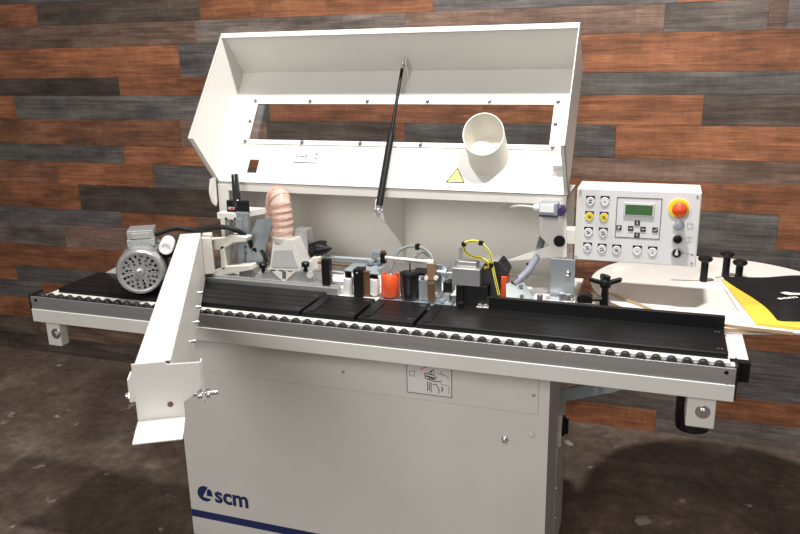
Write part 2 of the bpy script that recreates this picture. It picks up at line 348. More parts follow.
# --- table frame, front beam, roller rail
b = MB(); b.box(.02, 2.0, .030, .29, .800, .8725); b.box(.055, 1.988, .0300, .060, .8725, .8800); b.box(1.985, 2.031, .070, .285, .855, .8735); obj('table_frame', b, 'white', mach, bevel=.002)
b = MB(); b.box(0, 1.999, -.003, .030, .798, .8385); obj('front_beam', b, 'white', mach, bevel=.0015)
b = MB(); b.box(0.001, 1.9985, .000, .0035, .8385, .8785); b.box(0.001, 1.9985, .0035, .0295, .8385, .856); b.box(.001, 1.9985, .027, .0298, .856, .8735)
b.box(.001, 1.9985, -.0012, .001, .857, .8785)
rail = obj('roller_rail', b, 'alu', mach, bevel=.0006)
b = MB(); b.lathe((.032, .007, .8762), (0, 1, 0), [(.0, 0), (.0100, 0), (.0120, .002), (.0120, .014), (.0100, .016), (0, .016)], 20)
rol = obj('roller', b, 'roller', rail)
for i in range(1, 57): copy(rol, (.0345 * i, 0, 0))
for x in (-.004, 1.9985):
    b = MB(); b.box(x, x + .0045, -.002, .055, .803, .884); obj('end_cap', b, 'rubber', rail)
for x in (.022, 1.978):
    b = MB(); b.cyl((x, -.0012, .868), (x, -.003, .868), .0048, 16); obj('set_screw', b, 'black', rail)
b = MB(); b.box(2.003, 2.033, .052, .070, .826, .8735); b.box(1.989, 2.031, .055, .0725, .8735, .8750); obj('corner_block', b, 'blackm', mach, bevel=.001)
for (x0, x1) in ((.028, .112), (1.902, 1.966)):
    b = MB(); b.box(x0, x1 if x0 > 1 else .080, .015, .105 if x0 > 1 else .050, .715, .800); fb = obj('beam_foot', b, 'white', mach, bevel=.004, seg=3)
    xc = x0 + .048 if x0 < 1 else (x0 + x1) / 2 + .004
    b = MB(); b.cyl((xc - (.012 if x0 < 1 else 0), .015, .757), (xc - (.012 if x0 < 1 else 0), .0135, .757), .017, 24); b.cyl((xc - (.012 if x0 < 1 else 0), .0135, .757), (xc - (.012 if x0 < 1 else 0), .007, .757), .009, 6); obj('bolt', b, 'chrome', fb, bevel=.001)

# --- black table plates with shallow grooves running along the feed
def plate(x0, x1, y1=.212):
    prof = [(.061, .873), (.061, .8805), (.050, .8805), (.050, .893), (.052, .895)]
    for g in (.092, .100, .132, .165, .173): prof += [(g, .895), (g + .0004, .8935), (g + .0022, .8935), (g + .0026, .895)]
    prof += [(y1, .895), (y1, .873)]
    b = MB(); b.prism([(x0, y, z) for y, z in prof], (x1 - x0, 0, 0)); return b
plates = [(.066, .889, .232), (.899, 1.052, .212), (1.064, 1.219, .212), (1.231, 1.983, .212)]
for i, (x0, x1, y1) in enumerate(plates):
    o = obj('table_plate', plate(x0, x1, y1), 'plate', mach, smooth=20)
    if i in (1, 2, 3):   # sunk chamfered recess plate at the left end of the plate
        b = MB(); b.prism([(x0 + .006, .060, .8952), (x0 + .030, .060, .8962), (x0 + .030, .190, .8962), (x0 + .006, .190, .8952)], (0, 0, .0008)); obj('wear_strip', b, 'blackm', o)
    for (sx, sy) in ((x1 - .012, .075), (x1 - .020, .075), (x1 - .012, .190), (x1 - .020, .190)):
        b = MB(); b.cyl((sx, sy, .8945), (sx, sy, .8956), .0028, 10); obj('screw', b, 'screwd', o)
b = MB(); b.box(.889, 1.231, .052, .20, .873, .880); obj('table_underlay', b, 'black', mach)
b = MB(); b.box(1.385, 1.984, .213, .223, .874, .9275); b.box(1.385, 1.984, .223, .229, .9245, .9275); obj('guide_fence', b, 'blackm', mach, bevel=.0012)
b = MB(); b.box(.46, .925, .236, .262, .874, .908); b.box(.46, .925, .250, .262, .908, .912); obj('infeed_guide_rail', b, 'alu', mach, bevel=.0015)
b = MB(); b.box(.455, 1.60, .262, .62, .862, .880); b.box(1.60, 1.668, .24, .50, .855, .8725); obj('machine_bed', b, 'laminate', mach, bevel=.001)

# --- enclosure behind the table
b = MB()
b.box(.430, 1.560, .640, .644, .80, 1.170)                                          # back wall
b.box(.430, .434, .420, .640, .80, 1.170); b.box(1.556, 1.560, .420, .640, .98, 1.170)  # sides
b.box(.430, 1.560, .425, .644, 1.166, 1.172)                                          # roof
b.box(.430, 1.560, .420, .426, 1.152, 1.178)                                          # front lip
b.box(.430, .468, .418, .422, .92, 1.170)                                             # left post
b.box(1.540, 1.560, .418, .422, 1.00, 1.170)
enc = obj('hood_enclosure', b, 'white', mach)
b = MB(); b.prism([(1.000, .421, 1.160), (1.000, .375, 1.150), (1.000, .365, 1.105), (1.000, .420, 1.085), (1.000, .600, .960), (1.000, .640, .90), (1.000, .640, 1.160)], (.003, 0, 0)); obj('divider_gusset', b, 'white', enc)
b = MB(); b.prism([(1.4865, 0.4160, 1.1551), (1.5594, 0.4160, 1.1583), (1.5684, 0.4160, 1.0011), (1.5230, 0.4160, 0.9965), (1.3829, 0.4160, 0.9747), (1.4619, 0.4160, 1.0074), (1.5189, 0.4160, 1.0321), (1.4894, 0.4160, 1.0585)], (0, -.003, 0)); sp = obj('side_bracket', b, 'white', mach, bevel=.0006)
b = MB(); hc = V((1.5459, 0.4120, 1.0480)); b.cyl(hc, hc + V(0, -.003, 0), .0165, 24); obj('dark_hole', b, 'black', sp)  # open hole drawn as a black disc, its inner shade put into the colour
# limit switch
b = MB(); p0 = V((1.4897, 0.4000, 1.1294)); p1 = V((1.5418, 0.4000, 1.1634)); b.box(p0.x, p1.x, .375, .412, p0.z, p1.z, 0); b.box(p0.x + .002, p1.x - .01, .373, .376, p0.z + .008, p1.z - .003, 1)
b.cyl((p1.x, .393, (p0.z + p1.z) / 2), (p1.x + .018, .393, (p0.z + p1.z) / 2), .010, 14, 2); b.cyl((p1.x + .010, .393, (p0.z + p1.z) / 2 - .006), (p1.x + .010, .375, (p0.z + p1.z) / 2 - .006), .012, 14, 2)
b.box(p0.x, p1.x, .378, .410, p0.z - .006, p0.z, 2)
ls = obj('limit_switch', b, ['zinc', 'ptfe', 'purple'], mach, bevel=.0012)
b = MB(); b.cyl((p0.x, .393, (p0.z + p1.z) / 2), (p0.x - .016, .393, (p0.z + p1.z) / 2), .010, 12); obj('cable_gland', b, 'ptfe', ls)
b = MB(); b.tube([(p0.x - .014, .393, (p0.z + p1.z) / 2), (1.4322, 0.4000, 1.1470), (1.3931, 0.4400, 1.1316), (1.3635, 0.5000, 1.1138)], .0045, 8); obj('cable', b, 'grayp', ls)

# --- opened hood
HX0, HX1 = .420, 1.565; HY, HZ = .42, 1.180
LU = V(0, .5708, .8211); LN = V(0, -.8211, .5708)
def lp(x, s, n=0.0): return V(x, HY, HZ) + LU * s + LN * n
def lbox(b, xa, xb, sa, sb, na=0.0, nb=.003, m=0): return b.obox(lp(xa, sa, na), (xb - xa, 0, 0), LU * (sb - sa), LN * (nb - na), m)
b = MB(); L_ = .4117
lbox(b, HX0, HX1, .290, L_); lbox(b, HX0, .508, .152, .290); lbox(b, 1.497, HX1, .152, .290)
lbox(b, HX0, HX1, .082, .152); lbox(b, HX0, .531, .034, .082); lbox(b, .566, HX1, .034, .082); lbox(b, HX0, HX1, 0, .034)
T, Bd, F_, H_ = V(0, .53, 1.645), V(0, .655, 1.518), V(0, .29, 1.335), V(0, HY, HZ)
X = lambda x, p: V(x, p.y, p.z)
cd = (T - Bd); cn = V(0, -cd.z, cd.y).normalized() * .003
b.obox(X(HX0, Bd), (HX1 - HX0, 0, 0), cd, -cn)                                        # top panel
b.prism([X(HX0, H_), X(HX0, F_), X(HX0, T), X(HX0, Bd)], (.003, 0, 0)); b.prism([X(HX1 - .003, H_), X(HX1 - .003, F_), X(HX1 - .003, T), X(HX1 - .003, Bd)], (.003, 0, 0))
b.obox(X(HX0, T), (HX1 - HX0, 0, 0), (0, -.003, -.012), (0, .003, 0))                # lips
for xs_, w in ((HX0, .018), (HX1, -.012)):
    b.obox(X(xs_, F_), (w, 0, 0), H_ - F_, (0, .003, .002))
    b.obox(X(xs_, F_), (w * .22, 0, 0), T - F_, (0, .002, -.002))
lid = obj('hood', b, 'white', mach)
b = MB()                                                                              # window retaining frame
for q in ((.488, 1.517, .288, .304), (.488, 1.517, .138, .154), (.488, .510, .154, .288), (1.495, 1.517, .154, .288)): lbox(b, q[0], q[1], q[2], q[3], .003, .006)
obj('window_frame', b, 'white', lid, bevel=.0008)
b = MB(); lbox(b, .500, 1.505, .146, .298, .0008, .0022); obj('window_pane', b, 'pane', lid)
for (x, s_) in ((.500, .298), (.702, .297), (.903, .297), (1.104, .297), (1.30, .297), (1.506, .297), (.500, .146), (.707, .146), (.908, .146), (1.106, .146), (1.506, .146), (.499, .221), (1.506, .223)):
    b = MB(); p = lp(x, s_, .006); b.lathe(p, LN, [(.0062, 0), (.0062, .003), (.003, .006), (0, .006)], 12); b.cyl(p + LN * .004, p + LN * .009, .003, 6); obj('screw', b, 'screwd', lid)
b = MB(); lbox(b, 1.515, 1.555, .076, .122, .003, .030); obj('hood_stop', b, 'white', lid, bevel=.001)
# hinge ear on the left end
b = MB(); pts = []
for i in range(15):
    a = math.pi * i / 14; pts.append((.426, .405 - .034 * math.sin(a), 1.150 + .045 * math.cos(a) * 1.05))
b.prism(pts, (.004, 0, 0)); b.prism([(.412, .400, 1.190), (.434, .400, 1.197), (.434, .400, 1.115), (.426, .400, 1.100), (.415, .400, 1.115), (.409, .400, 1.150)], (0, .004, 0)); obj('hinge_ear', b, 'white', lid)
# lid sticker: faint instruction card
b = MB(); lbox(b, .688, .775, .025, .117, .003, .0036, 0)
def lline(b, x0, s0, x1, s1, w, m):
    p, q = lp(x0, s0, .0037), lp(x1, s1, .0037); d = q - p; n_ = d.cross(LN).normalized() * w * 1.4; b.prism([p - n_ / 2, q - n_ / 2, q + n_ / 2, p + n_ / 2], LN * .0004, m)
lline(b, .690, .076, .772, .075, .0022, 1)
for q in ((.700, .105, .697, .098), (.697, .098, .701, .090), (.729, .105, .732, .098), (.732, .098, .727, .090), (.703, .098, .726, .098), (.763, .108, .770, .106), (.763, .092, .771, .091), (.766, .104, .766, .112)): lline(b, *q, .0022, 1)
lline(b, .750, .112, .749, .084, .0012, 2); lline(b, .690, .116, .774, .116, .001, 2); lline(b, .774, .116, .774, .026, .001, 2)
for k in range(4):
    lline(b, .698, .062 - k * .010, .726, .062 - k * .010, .0011, 2); lline(b, .738, .062 - k * .010, .762, .062 - k * .010, .0011, 2)
obj('instruction_sticker', b, ['paper', 'ink', 'inkg'], lid)
def tri(b, xc, s0, w, h, m0, m1):
    def T3(sc, n): return [lp(xc + (x - 0) * sc, s0 + h / 3 + (s_ - h / 3) * sc, n) for x, s_ in ((-w / 2, 0), (w / 2, 0), (0, h))]
    b.prism(T3(1, .003), LN * .0005, m1); b.prism(T3(.78, .0035), LN * .0005, m0)
b = MB(); tri(b, 1.233, .024, .060, .051, 0, 1)
for k in (-.009, 0, .009):
    for j in range(4): lline(b, 1.233 + k + (.0015 if j % 2 else -.0015), .036 + j * .004, 1.233 + k + (-.0015 if j % 2 else .0015), .040 + j * .004, .0016, 2)
lline(b, 1.216, .032, 1.250, .032, .002, 2)
obj('warning_label', b, ['warn', 'ink', 'inkg'], lid)
b = MB(); tri(b, 1.080, .016, .055, .047, 0, 1); obj('faded_warning_label', b, ['paper', 'inkl'], lid)
# extraction spout: mitred duct stub
b = MB(); c0 = lp(1.314, .082, -.004); ax = (LN * .80 + LU * .62 + V(.02, 0, 0)).normalized(); ax = V(-.10, -.50, .86).normalized(); u_, v_, w_ = frame(ax); R_ = .0605; nn = 40
c0 = lp(1.322, .112, -.004); mo = c0 + ax * .088; mn = V(.02, -.84, .54).normalized()
outer_b, outer_t, inner_t, inner_b = [], [], [], []
for i in range(nn):
    a = 2 * math.pi * i / nn
    for rr, lb, lt in ((R_, outer_b, outer_t), (R_ - .0025, inner_b, inner_t)):
        base = c0 + (u_ * math.cos(a) + v_ * math.sin(a)) * rr
        tb = -((base - lp(0, 0, .001)) @ LN if False else (base - lp(0, 0, .001)).dot(LN)) / ax.dot(LN); tt = (mo - base).dot(mn) / ax.dot(mn)
        lb.append(base + ax * tb); lt.append(base + ax * tt)
vs = outer_b + outer_t + inner_t + inner_b; fs = []
for i in range(nn):
    j = (i + 1) % nn
    for k in range(3): fs.append((k * nn + i, k * nn + j, (k + 1) * nn + j, (k + 1) * nn + i))
b.add(vs, fs); b.prism([p + ax * .006 for p in inner_b[::-1]], ax * .001); obj('extraction_spout', b, 'white2', lid, smooth=50)

# --- gas strut
b = MB(); pa = V((1.0129, 0.3650, 1.1226)); pb = V(1.016, .612, 1.543); dd = (pb - pa).normalized(); ln_ = (pb - pa).length
pm = pa + dd * (ln_ * .50)
b.cyl(pa + dd * .015, pm, .0105, 18); b.cyl(pm, pm + dd * .006, .0085, 18); st = obj('gas_strut', b, 'black', mach, bevel=.001)
b = MB(); b.cyl(pm, pb, .0052, 12); obj('piston_rod', b, 'blackm', st)
b = MB(); b.cyl(pa, pa + dd * .02, .005, 10); b.sphere(pa, .008); b.cyl(pa - V(.014, 0, 0), pa + V(.014, 0, 0), .0045, 10); b.cyl(pa + V(.006, 0, 0), pa + V(.012, 0, 0), .010, 6); obj('ball_joint', b, 'chrome', st)
b = MB(); b.cyl(pb - dd * .02, pb, .006, 10); b.sphere(pb, .007); b.cyl(pb, pb + V(.016, 0, 0), .0045, 10); b.cyl(pb + V(.010, 0, 0), pb + V(.015, 0, 0), .009, 6); obj('ball_joint', b, 'chrome', st)
b = MB(); b.prism([(1.026, .600, 1.535), (1.026, .602, 1.553), (1.026, .635, 1.600-.055+.036), (1.026, .652, 1.519), (1.026, .632, 1.492)], (.003, 0, 0)); obj('strut_bracket', b, 'white', lid)

# --- control panel
PY = .360
b = MB(); b.box(1.594, 1.912, PY, .482, 1.011, 1.212); cp = obj('control_panel', b, 'white', mach, bevel=.0025)
b = MB(); b.box(1.612, 1.909, PY - .0012, PY, 1.0135, 1.2095); obj('panel_overlay', b, 'panelface', cp)
b = MB(); b.box(1.52, 1.60, .42, .47, 1.04, 1.08); obj('panel_mount', b, 'white', mach)
YF = PY - .0012

for p in ((1.6034, 0.3600, 1.2035), (1.9012, 0.3600, 1.2017), (1.5992, 0.3600, 1.0192), (1.9009, 0.3600, 1.0218)):
    b = MB(); b.cyl((p[0], YF, p[2]), (p[0], YF - .0015, p[2]), .0032, 10); obj('screw', b, 'alu', cp)
def pbtn(p, face, sym, back='black'):
    x, z = p[0], p[2]; b = MB()
    b.box(x - .0118, x + .0118, YF - .0010, YF, z - .007, z + .0135, 2)
    b.lathe((x, YF, z - .0015), (0, -1, 0), [(.0118, 0), (.0118, .0016), (.0100, .0026), (.0096, .0022), (0, .0022)], 20, 0)
    def l2(x0, z0, x1, z1): 
        p_, q = V(x + x0, YF - .0027, z - .0015 + z0), V(x + x1, YF - .0027, z - .0015 + z1); d = q - p_; n_ = V(-d.z, 0, d.x).normalized() * .0019; b.prism([p_ - n_ / 2, q - n_ / 2, q + n_ / 2, p_ + n_ / 2], (0, -.0003, 0), 1)
    for q in sym: l2(*q)
    obj('push_button', b, [face, 'ink', back], cp)
A_ = [(-.004, .003, .004, .003), (-.004, -.003, .004, -.003), (.001, .005, .004, .003), (-.001, -.005, -.004, -.003)]
B_ = [(-.002, 0, .002, 0)]; C_ = [(-.005, .002, .002, .002), (.002, .002, .005, -.003), (-.003, -.002, .003, -.004)]; D_ = [(-.005, .004, .004, 0), (.004, 0, -.003, -.004)]
E_ = [(-.005, .002, .000, .004), (0, .004, .005, -.002), (-.005, -.004, .005, -.004)]; F2 = [(0, -.004, 0, .003)]
for p, f, s_, bk in (((1.6311, 0.3600, 1.1790), 'btn', A_, 'black'), ((1.6693, 0.3600, 1.1798), 'btn', B_, 'black'), ((1.6304, 0.3600, 1.1366), 'btny', C_, 'purple'), ((1.6689, 0.3600, 1.1365), 'btny', C_, 'purple'),
                     ((1.6298, 0.3600, 1.0925), 'btn', D_, 'black'), ((1.6690, 0.3600, 1.0925), 'btn', E_, 'black'), ((1.6292, 0.3600, 1.0485), 'btn', E_, 'black'), ((1.6682, 0.3600, 1.0473), 'btn', E_, 'black'), ((1.7069, 0.3600, 1.0472), 'btn', C_, 'black'),
                     ((1.7608, 0.3600, 1.0479), 'btn', B_, 'black'), ((1.8003, 0.3600, 1.0477), 'btn', F2, 'black')): pbtn(p, f, s_, bk)
# display unit
k0 = (1.7003, 0.3600, 1.0811); k1 = (1.8157, 0.3600, 1.1923)
xa, xb, za, zb = 1.695, 1.815, 1.069, 1.184
xa, za = k0[0], k0[2]; xb, zb = k1[0], k1[2]
b = MB(); w = .0016
for q in ((xa, xb, za, za + w), (xa, xb, zb - w, zb), (xa, xa + w, za, zb), (xb - w, xb, za, zb)): b.box(q[0], q[1], YF - .0008, YF, q[2], q[3])
obj('keypad_border', b, 'ink', cp)
d0, d1 = (1.7231, 0.3600, 1.1480), (1.7933, 0.3600, 1.1712)
b = MB(); b.box(d0[0] - .004, d1[0] + .004, YF - .003, YF, d0[2] - .006, d1[2] + .006, 0); b.box(d0[0] - .0025, d1[0] + .0025, YF - .0035, YF - .003, d0[2] - .0045, d1[2] + .0045, 1); b.box(d0[0], d1[0], YF - .004, YF - .0035, d0[2] - .002, d1[2] + .002, 2)
obj('display', b, ['grayp', 'panelface', 'lcd'], cp)
for p, g in (((1.7563, 0.3600, 1.1236), 'v'), ((1.7403, 0.3600, 1.1079), 'h'), ((1.7720, 0.3600, 1.1074), 'h'), ((1.7576, 0.3600, 1.0906), 'v'), ((1.7098, 0.3600, 1.1081), 'P'), ((1.8027, 0.3600, 1.1072), 'e')):
    x, z = p[0], p[2]; b = MB(); b.box(x - .007, x + .007, YF - .0015, YF, z - .0068, z + .0068, 0)
    y2 = YF - .0018
    if g == 'v': b.box(x - .001, x + .001, y2, YF - .001, z - .004, z + .004, 1)
    if g == 'h': b.box(x - .004, x + .004, y2, YF - .001, z - .001, z + .001, 1)
    if g == 'e': b.box(x - .004, x + .004, y2, YF - .001, z - .003, z - .001, 1); b.box(x + .002, x + .004, y2, YF - .001, z - .003, z + .004, 1)
    if g == 'P': text_mb('P', .013, (x - .0035, YF - .0015, z - .0045), (1, 0, 0), (0, 0, 1), off=.0004, depth=.0004, mb=b, m=1)
    obj('keypad_key', b, ['ink', 'panelface'], cp)
e = (1.8606, 0.3450, 1.1705); ex_, ez_ = e[0], e[2]
b = MB(); b.lathe((ex_ - .003, YF, ez_ - .002), (0, -1, 0), [(.0255, 0), (.0255, .003), (.017, .004), (0, .004)], 32, 0)
b.cyl((ex_ - .003, YF, ez_ - .002), (ex_, YF - .022, ez_), .012, 20, 1); b.lathe((ex_ - .001, YF - .020, ez_), (0, -1, 0), [(.013, 0), (.0185, .003), (.0190, .009), (.016, .014), (.008, .017), (0, .018)], 28, 1)
obj('emergency_stop', b, ['yellow', 'red'], cp, smooth=50)
for p, m_, nm in (((1.8608, 0.3550, 1.1238), 'btnb', 'round_button'), ((1.8611, 0.3550, 1.0863), 'black', 'round_button')):
    b = MB(); b.lathe((p[0], YF, p[2]), (0, -1, 0), [(.0145, 0), (.0145, .004), (.012, .006)], 24, 1); b.lathe((p[0], YF, p[2]), (0, -1, 0), [(.0108, .004), (.0108, .008), (.009, .009), (0, .0092)], 24, 0); obj(nm, b, [m_, 'grayp'], cp)
p = (1.8615, 0.3550, 1.0480); b = MB(); b.lathe((p[0], YF, p[2]), (0, -1, 0), [(.0145, 0), (.0145, .004), (.012, .006), (0, .006)], 24, 1); b.lathe((p[0], YF, p[2]), (0, -1, 0), [(.011, .005), (.011, .009), (0, .009)], 24, 0)
b.box(p[0] - .0025, p[0] + .0025, YF - .0125, YF - .008, p[2] - .002, p[2] + .0105, 2); b.cyl((p[0], YF - .009, p[2] - .001), (p[0], YF - .0095, p[2] - .001), .005, 12, 2); obj('key_switch', b, ['black', 'grayp', 'ptfe'], cp)
b = MB()
for p, n_ in (((1.8892, 0.3600, 1.1220), 1), ((1.8884, 0.3600, 1.0854), 2)):
    x, z = p[0], p[2]
    for q in ((x - .007, x + .007, z + .006, z + .007), (x - .007, x + .007, z - .007, z - .006), (x - .007, x - .006, z - .007, z + .007), (x + .006, x + .007, z - .007, z + .007)): b.box(q[0], q[1], YF - .0005, YF, q[2], q[3])
    if n_ == 2: b.box(x - .0006, x + .0006, YF - .0005, YF, z - .006, z + .006)
p = (1.8775, 0.3600, 1.0491); b.box(p[0] - .003, p[0] + .003, YF - .0005, YF, p[2] - .002, p[2] + .002); p = (1.9003, 0.3600, 1.0452); b.box(p[0] - .004, p[0] + .004, YF - .0005, YF, p[2] - .0025, p[2] + .0025); b.box(p[0] - .019, p[0] - .004, YF - .0005, YF, p[2] + .001, p[2] + .002)
obj('panel_symbols', b, 'inkg', cp)

# --- swung-out guard beam over the infeed
BD = V(.5, -.866, 0); BS = V(.866, .5, 0); NL = V(.930, -.695, 1.05); FL = V(.415, .209, 1.05); LB = (NL - FL).length; BW = .0635
b = MB(); b.obox(FL, BD * LB, BS * BW, (0, 0, -.0025)); b.obox(FL, BD * LB, BS * .0025, (0, 0, -.15)); b.obox(FL + BS * (BW - .0025), BD * LB, BS * .0025, (0, 0, -.15)); b.obox(FL, BD * .0025, BS * BW, (0, 0, -.15))
beam = obj('guard_beam', b, 'white', mach, bevel=.0012)
E_o = NL + BD * .0002
def ep(s, z, d=0.0): return E_o + BS * s + V(0, 0, z - 1.05) + BD * d
b = MB(); b.prism([ep(0, 1.049), ep(.0575, 1.049), ep(.0615, 1.043), ep(.1195, 1.0415), ep(.1195, .990), ep(.101, .976), ep(.085, .965), ep(.085, .936), ep(0, .936)], BD * .003)
b.prism([ep(.1195, 1.0415, .003), ep(.1195, 1.0415, -.016), ep(.1195, .965, -.016), ep(.1195, .955, -.006), ep(.1195, .965, .003)], BS * .0025)
b.prism([ep(0, .936), ep(.085, .936), ep(.085, .931, .084), ep(0, .931, .084)], (0, 0, .003))
ed = obj('end_plate', b, 'white', beam, bevel=.0012)
b = MB(); p = ep(.060, .964, .0032); b.cyl(p, p + BD * .0006, .0055, 18); obj('hole', b, 'brown', ed)
p = ep(.100, .968, -.02); b = MB(); b.cyl(p, p + BS * .046, .0038, 12); b.cyl(p + BS * .008, p + BS * .016, .0085, 6); b.cyl(p + BS * .024, p + BS * .030, .0085, 6); obj('bolt', b, 'chrome', ed)
b = MB(); b.obox(ep(-.014, 1.01, -.02), BS * .014, BD * -.04, (0, 0, -.045)); b.prism([ep(-.012, 1.01, -.02), ep(0, 1.03, -.02), ep(0, 1.01, -.02)], BD * -.04); lb = obj('side_lug', b, 'white', beam)
b = MB(); p = ep(-.012, .972, -.035); b.cyl(p + BS * .012, p - BS * .004, .011, 6); b.cyl(p + BS * .006, p - BS * .010, .006, 12); obj('bolt', b, 'chrome', lb)

for k, (px, py, pz) in enumerate(((.624, -.045, .955), (.672, -.128, .945), (.727, -.223, .941), (.793, -.338, .941))):
    b = MB(); p = V(px, py, pz); b.cyl(p - BS * .002, p + BS * .022, .0042, 12); b.cyl(p + BS * .002, p + BS * .006, .0075, 6); obj('stud', b, 'chrome', beam)

# --- motor on the left of the beam
MD = V(.5, -.866, 0); MS = V(.866, .5, 0); MC = V(.390, .034, .974); UP = V(0, 0, 1)
b = MB(); b.lathe(MC - MD * .045, MD, [(.060, -.15), (.064, -.145), (.064, 0), (.066, .002)], 40, 0)
for i in range(36):
    a = 2 * math.pi * i / 36; e_ = MS * math.cos(a) + UP * math.sin(a); t_ = UP * math.cos(a) - MS * math.sin(a)
    b.obox(MC - MD * .185 + e_ * .062 - t_ * .001, MD * .135, e_ * .007, t_ * .002, 0)
mot = obj('motor', b, 'cast', mach)
b = MB(); b.lathe(MC - MD * .05, MD, [(.067, 0), (.0695, .004), (.0695, .034), (.067, .044), (.062, .050), (.057, .050), (.056, .046), (.0, .046)], 48, 0)
for rr, n_, hr, of in ((.0475, 18, .0046, 0), (.037, 13, .0042, .2), (.0265, 9, .0040, .1)):
    for i in range(n_):
        a = 2 * math.pi * (i + of) / n_; p = MC - MD * .0042 + MS * math.cos(a) * rr + UP * math.sin(a) * rr; b.cyl(p, p + MD * .0007, hr, 10, 1)
for i in range(22):
    a = 2 * math.pi * (i + .5) / 22; e_ = MS * math.cos(a) + UP * math.sin(a); t_ = UP * math.cos(a) - MS * math.sin(a)
    b.obox(MC - MD * .0042 + e_ * .014 - t_ * .001, MD * .0012, e_ * .040 + t_ * .006, t_ * .0016, 2)
b.lathe(MC - MD * .002, MD, [(.012, 0), (.012, .003), (.009, .005), (.004, .005), (.004, 0)], 24, 0)
b.lathe(MC - MD * .0042, MD, [(.0545, 0), (.0545, .0003), (0, .0003)], 32, 3)
fc = obj('fan_cover', b, ['alub', 'black', 'alub', 'cast'], mot)
b = MB(); tb = MC - MD * .10 + UP * .058
b.obox(tb - MS * .040 + MD * .02, MS * .080, -MD * .085, UP * .022, 0); b.obox(tb - MS * .038 + UP * .022 + MD * .018, MS * .076, -MD * .080, UP * .026, 0); b.obox(tb - MS * .028 + UP * .024 + MD * .0185, MS * .056, MD * .003, UP * .018, 0)
obj('terminal_box', b, 'cast', mot, bevel=.003, seg=3)
b = MB(); cpz = MC + MS * .076 - MD * .05 + UP * .061; b.lathe(cpz, MD, [(.0, -.06), (.019, -.06), (.021, -.055), (.021, .018), (.019, .022), (.012, .022), (.011, .019), (0, .019)], 28); obj('capacitor', b, 'ptfe', mot)
b = MB(); b.obox(MC + MS * .050 - MD * .14 + UP * .02, MS * .05, MD * .07, UP * .035); obj('motor_bracket', b, 'blackm', mot, bevel=.002)
b = MB(); b.tube([tb + MS * .038 - MD * .02 + UP * .026, (0.3948, 0.2200, 1.0655), (0.4529, 0.2400, 1.0579), (0.5372, 0.2550, 1.0687), (0.5834, 0.2700, 1.0553), (0.6019, 0.3000, 1.0206), (0.5923, 0.3300, 0.9802)], .0078, 10); obj('power_cable', b, 'rubber', mach)
b = MB(); b.prism([(0.0806, 0.2350, 0.8887), (0.1411, 0.2350, 0.8933), (0.1451, 0.2350, 0.9209)], (0, .004, 0)); obj('gusset', b, 'white', mach)

# --- parallelogram arm
def fp(pts, d, m=0, b=None): return (b or MB()).prism(pts, d, m)
b = MB()
b.prism([(0.4454, 0.2620, 1.0202), (0.5255, 0.2620, 1.0283), (0.5661, 0.2620, 1.0450), (0.6180, 0.2620, 1.0386), (0.6133, 0.2620, 1.0241), (0.5672, 0.2620, 1.0180), (0.5257, 0.2620, 0.9929), (0.4711, 0.2620, 0.9878)], (0, .035, 0))
b.prism([(0.4622, 0.2620, 0.9000), (0.4749, 0.2620, 0.9175), (0.5279, 0.2620, 0.9395), (0.6247, 0.2620, 0.9513), (0.6269, 0.2620, 0.9354), (0.5326, 0.2620, 0.9137), (0.4803, 0.2620, 0.8981)], (0, .035, 0))
b.prism([(0.4460, 0.2620, 0.9910), (0.4756, 0.2620, 0.9962), (0.4733, 0.2620, 0.9009), (0.4473, 0.2620, 0.8989)], (0, .035, 0))
b.prism([(0.5180, 0.2620, 1.0053), (0.5363, 0.2620, 1.0097), (0.5322, 0.2620, 0.9284), (0.5159, 0.2620, 0.9272)], (0, .035, 0))
b.obox(FL + BS * .064 + V(0, 0, -.012) + BD * .02, BS * .03, -BD * .075, (0, 0, -.118))
arm = obj('parallel_arm', b, 'white2', mach, bevel=.003, seg=3)
for p in ((0.4596, 0.2620, 0.9821), (0.4592, 0.2620, 0.9064), (0.4862, 0.2620, 0.9936)): screw('screw', p, (0, -1, 0), .0045, .005, 'black', arm)
# column with adjusting spindle
b = MB(); p0, p1 = (0.5304, 0.3300, 0.9362), (0.5843, 0.3300, 1.0998); b.box(p0[0] + .008, p1[0], .33, .346, .88, p1[2], 0); q0, q1 = (0.5445, 0.3250, 0.9385), (0.5659, 0.3250, 1.0806); b.box(q0[0], q1[0] , .322, .33, .90, q1[2], 0)
for zz in (.97, .99, 1.03): b.cyl((p1[0] - .012, .33, zz), (p1[0] - .012, .326, zz), .004, 10, 1)
b.cyl((0.4919, 0.3500, 0.9281), (0.5061, 0.3500, 1.0821), .012, 16, 0)
obj('guide_column', b, ['zinc', 'black'], mach, bevel=.0015)
z = (0.4932, 0.3300, 1.0889)[2]; b = MB(); b.prism([(.478, .325, z - .012), (.542, .325, z - .012), (.596, .440, z - .012), (.49, .440, z - .012)], (0, 0, .020))
br = obj('spindle_bracket', b, 'white', mach, bevel=.001)
for p in ((0.5112, 0.3230, 1.0799), (0.5439, 0.3230, 1.0815)): screw('screw', p, (0, -1, 0), .004, .003, 'black', br)
b = MB(); b.box((0.5025, 0.3400, 1.0970)[0], (0.5751, 0.3400, 1.1005)[0], .345, .366, z + .002, (0.5060, 0.3400, 1.1344)[2]); sk = obj('position_indicator', b, 'black', mach, bevel=.003)
b = MB(); q = (0.5163, 0.3370, 1.1080); b.box(q[0] - .002, q[0] + .020, .336, .338, q[2] - .001, q[2] + .007, 0); b.box(q[0] + .006, q[0] + .018, .3355, .337, q[2], q[2] + .005, 1); obj('counter_window', b, ['grayp', 'inkr'], sk)
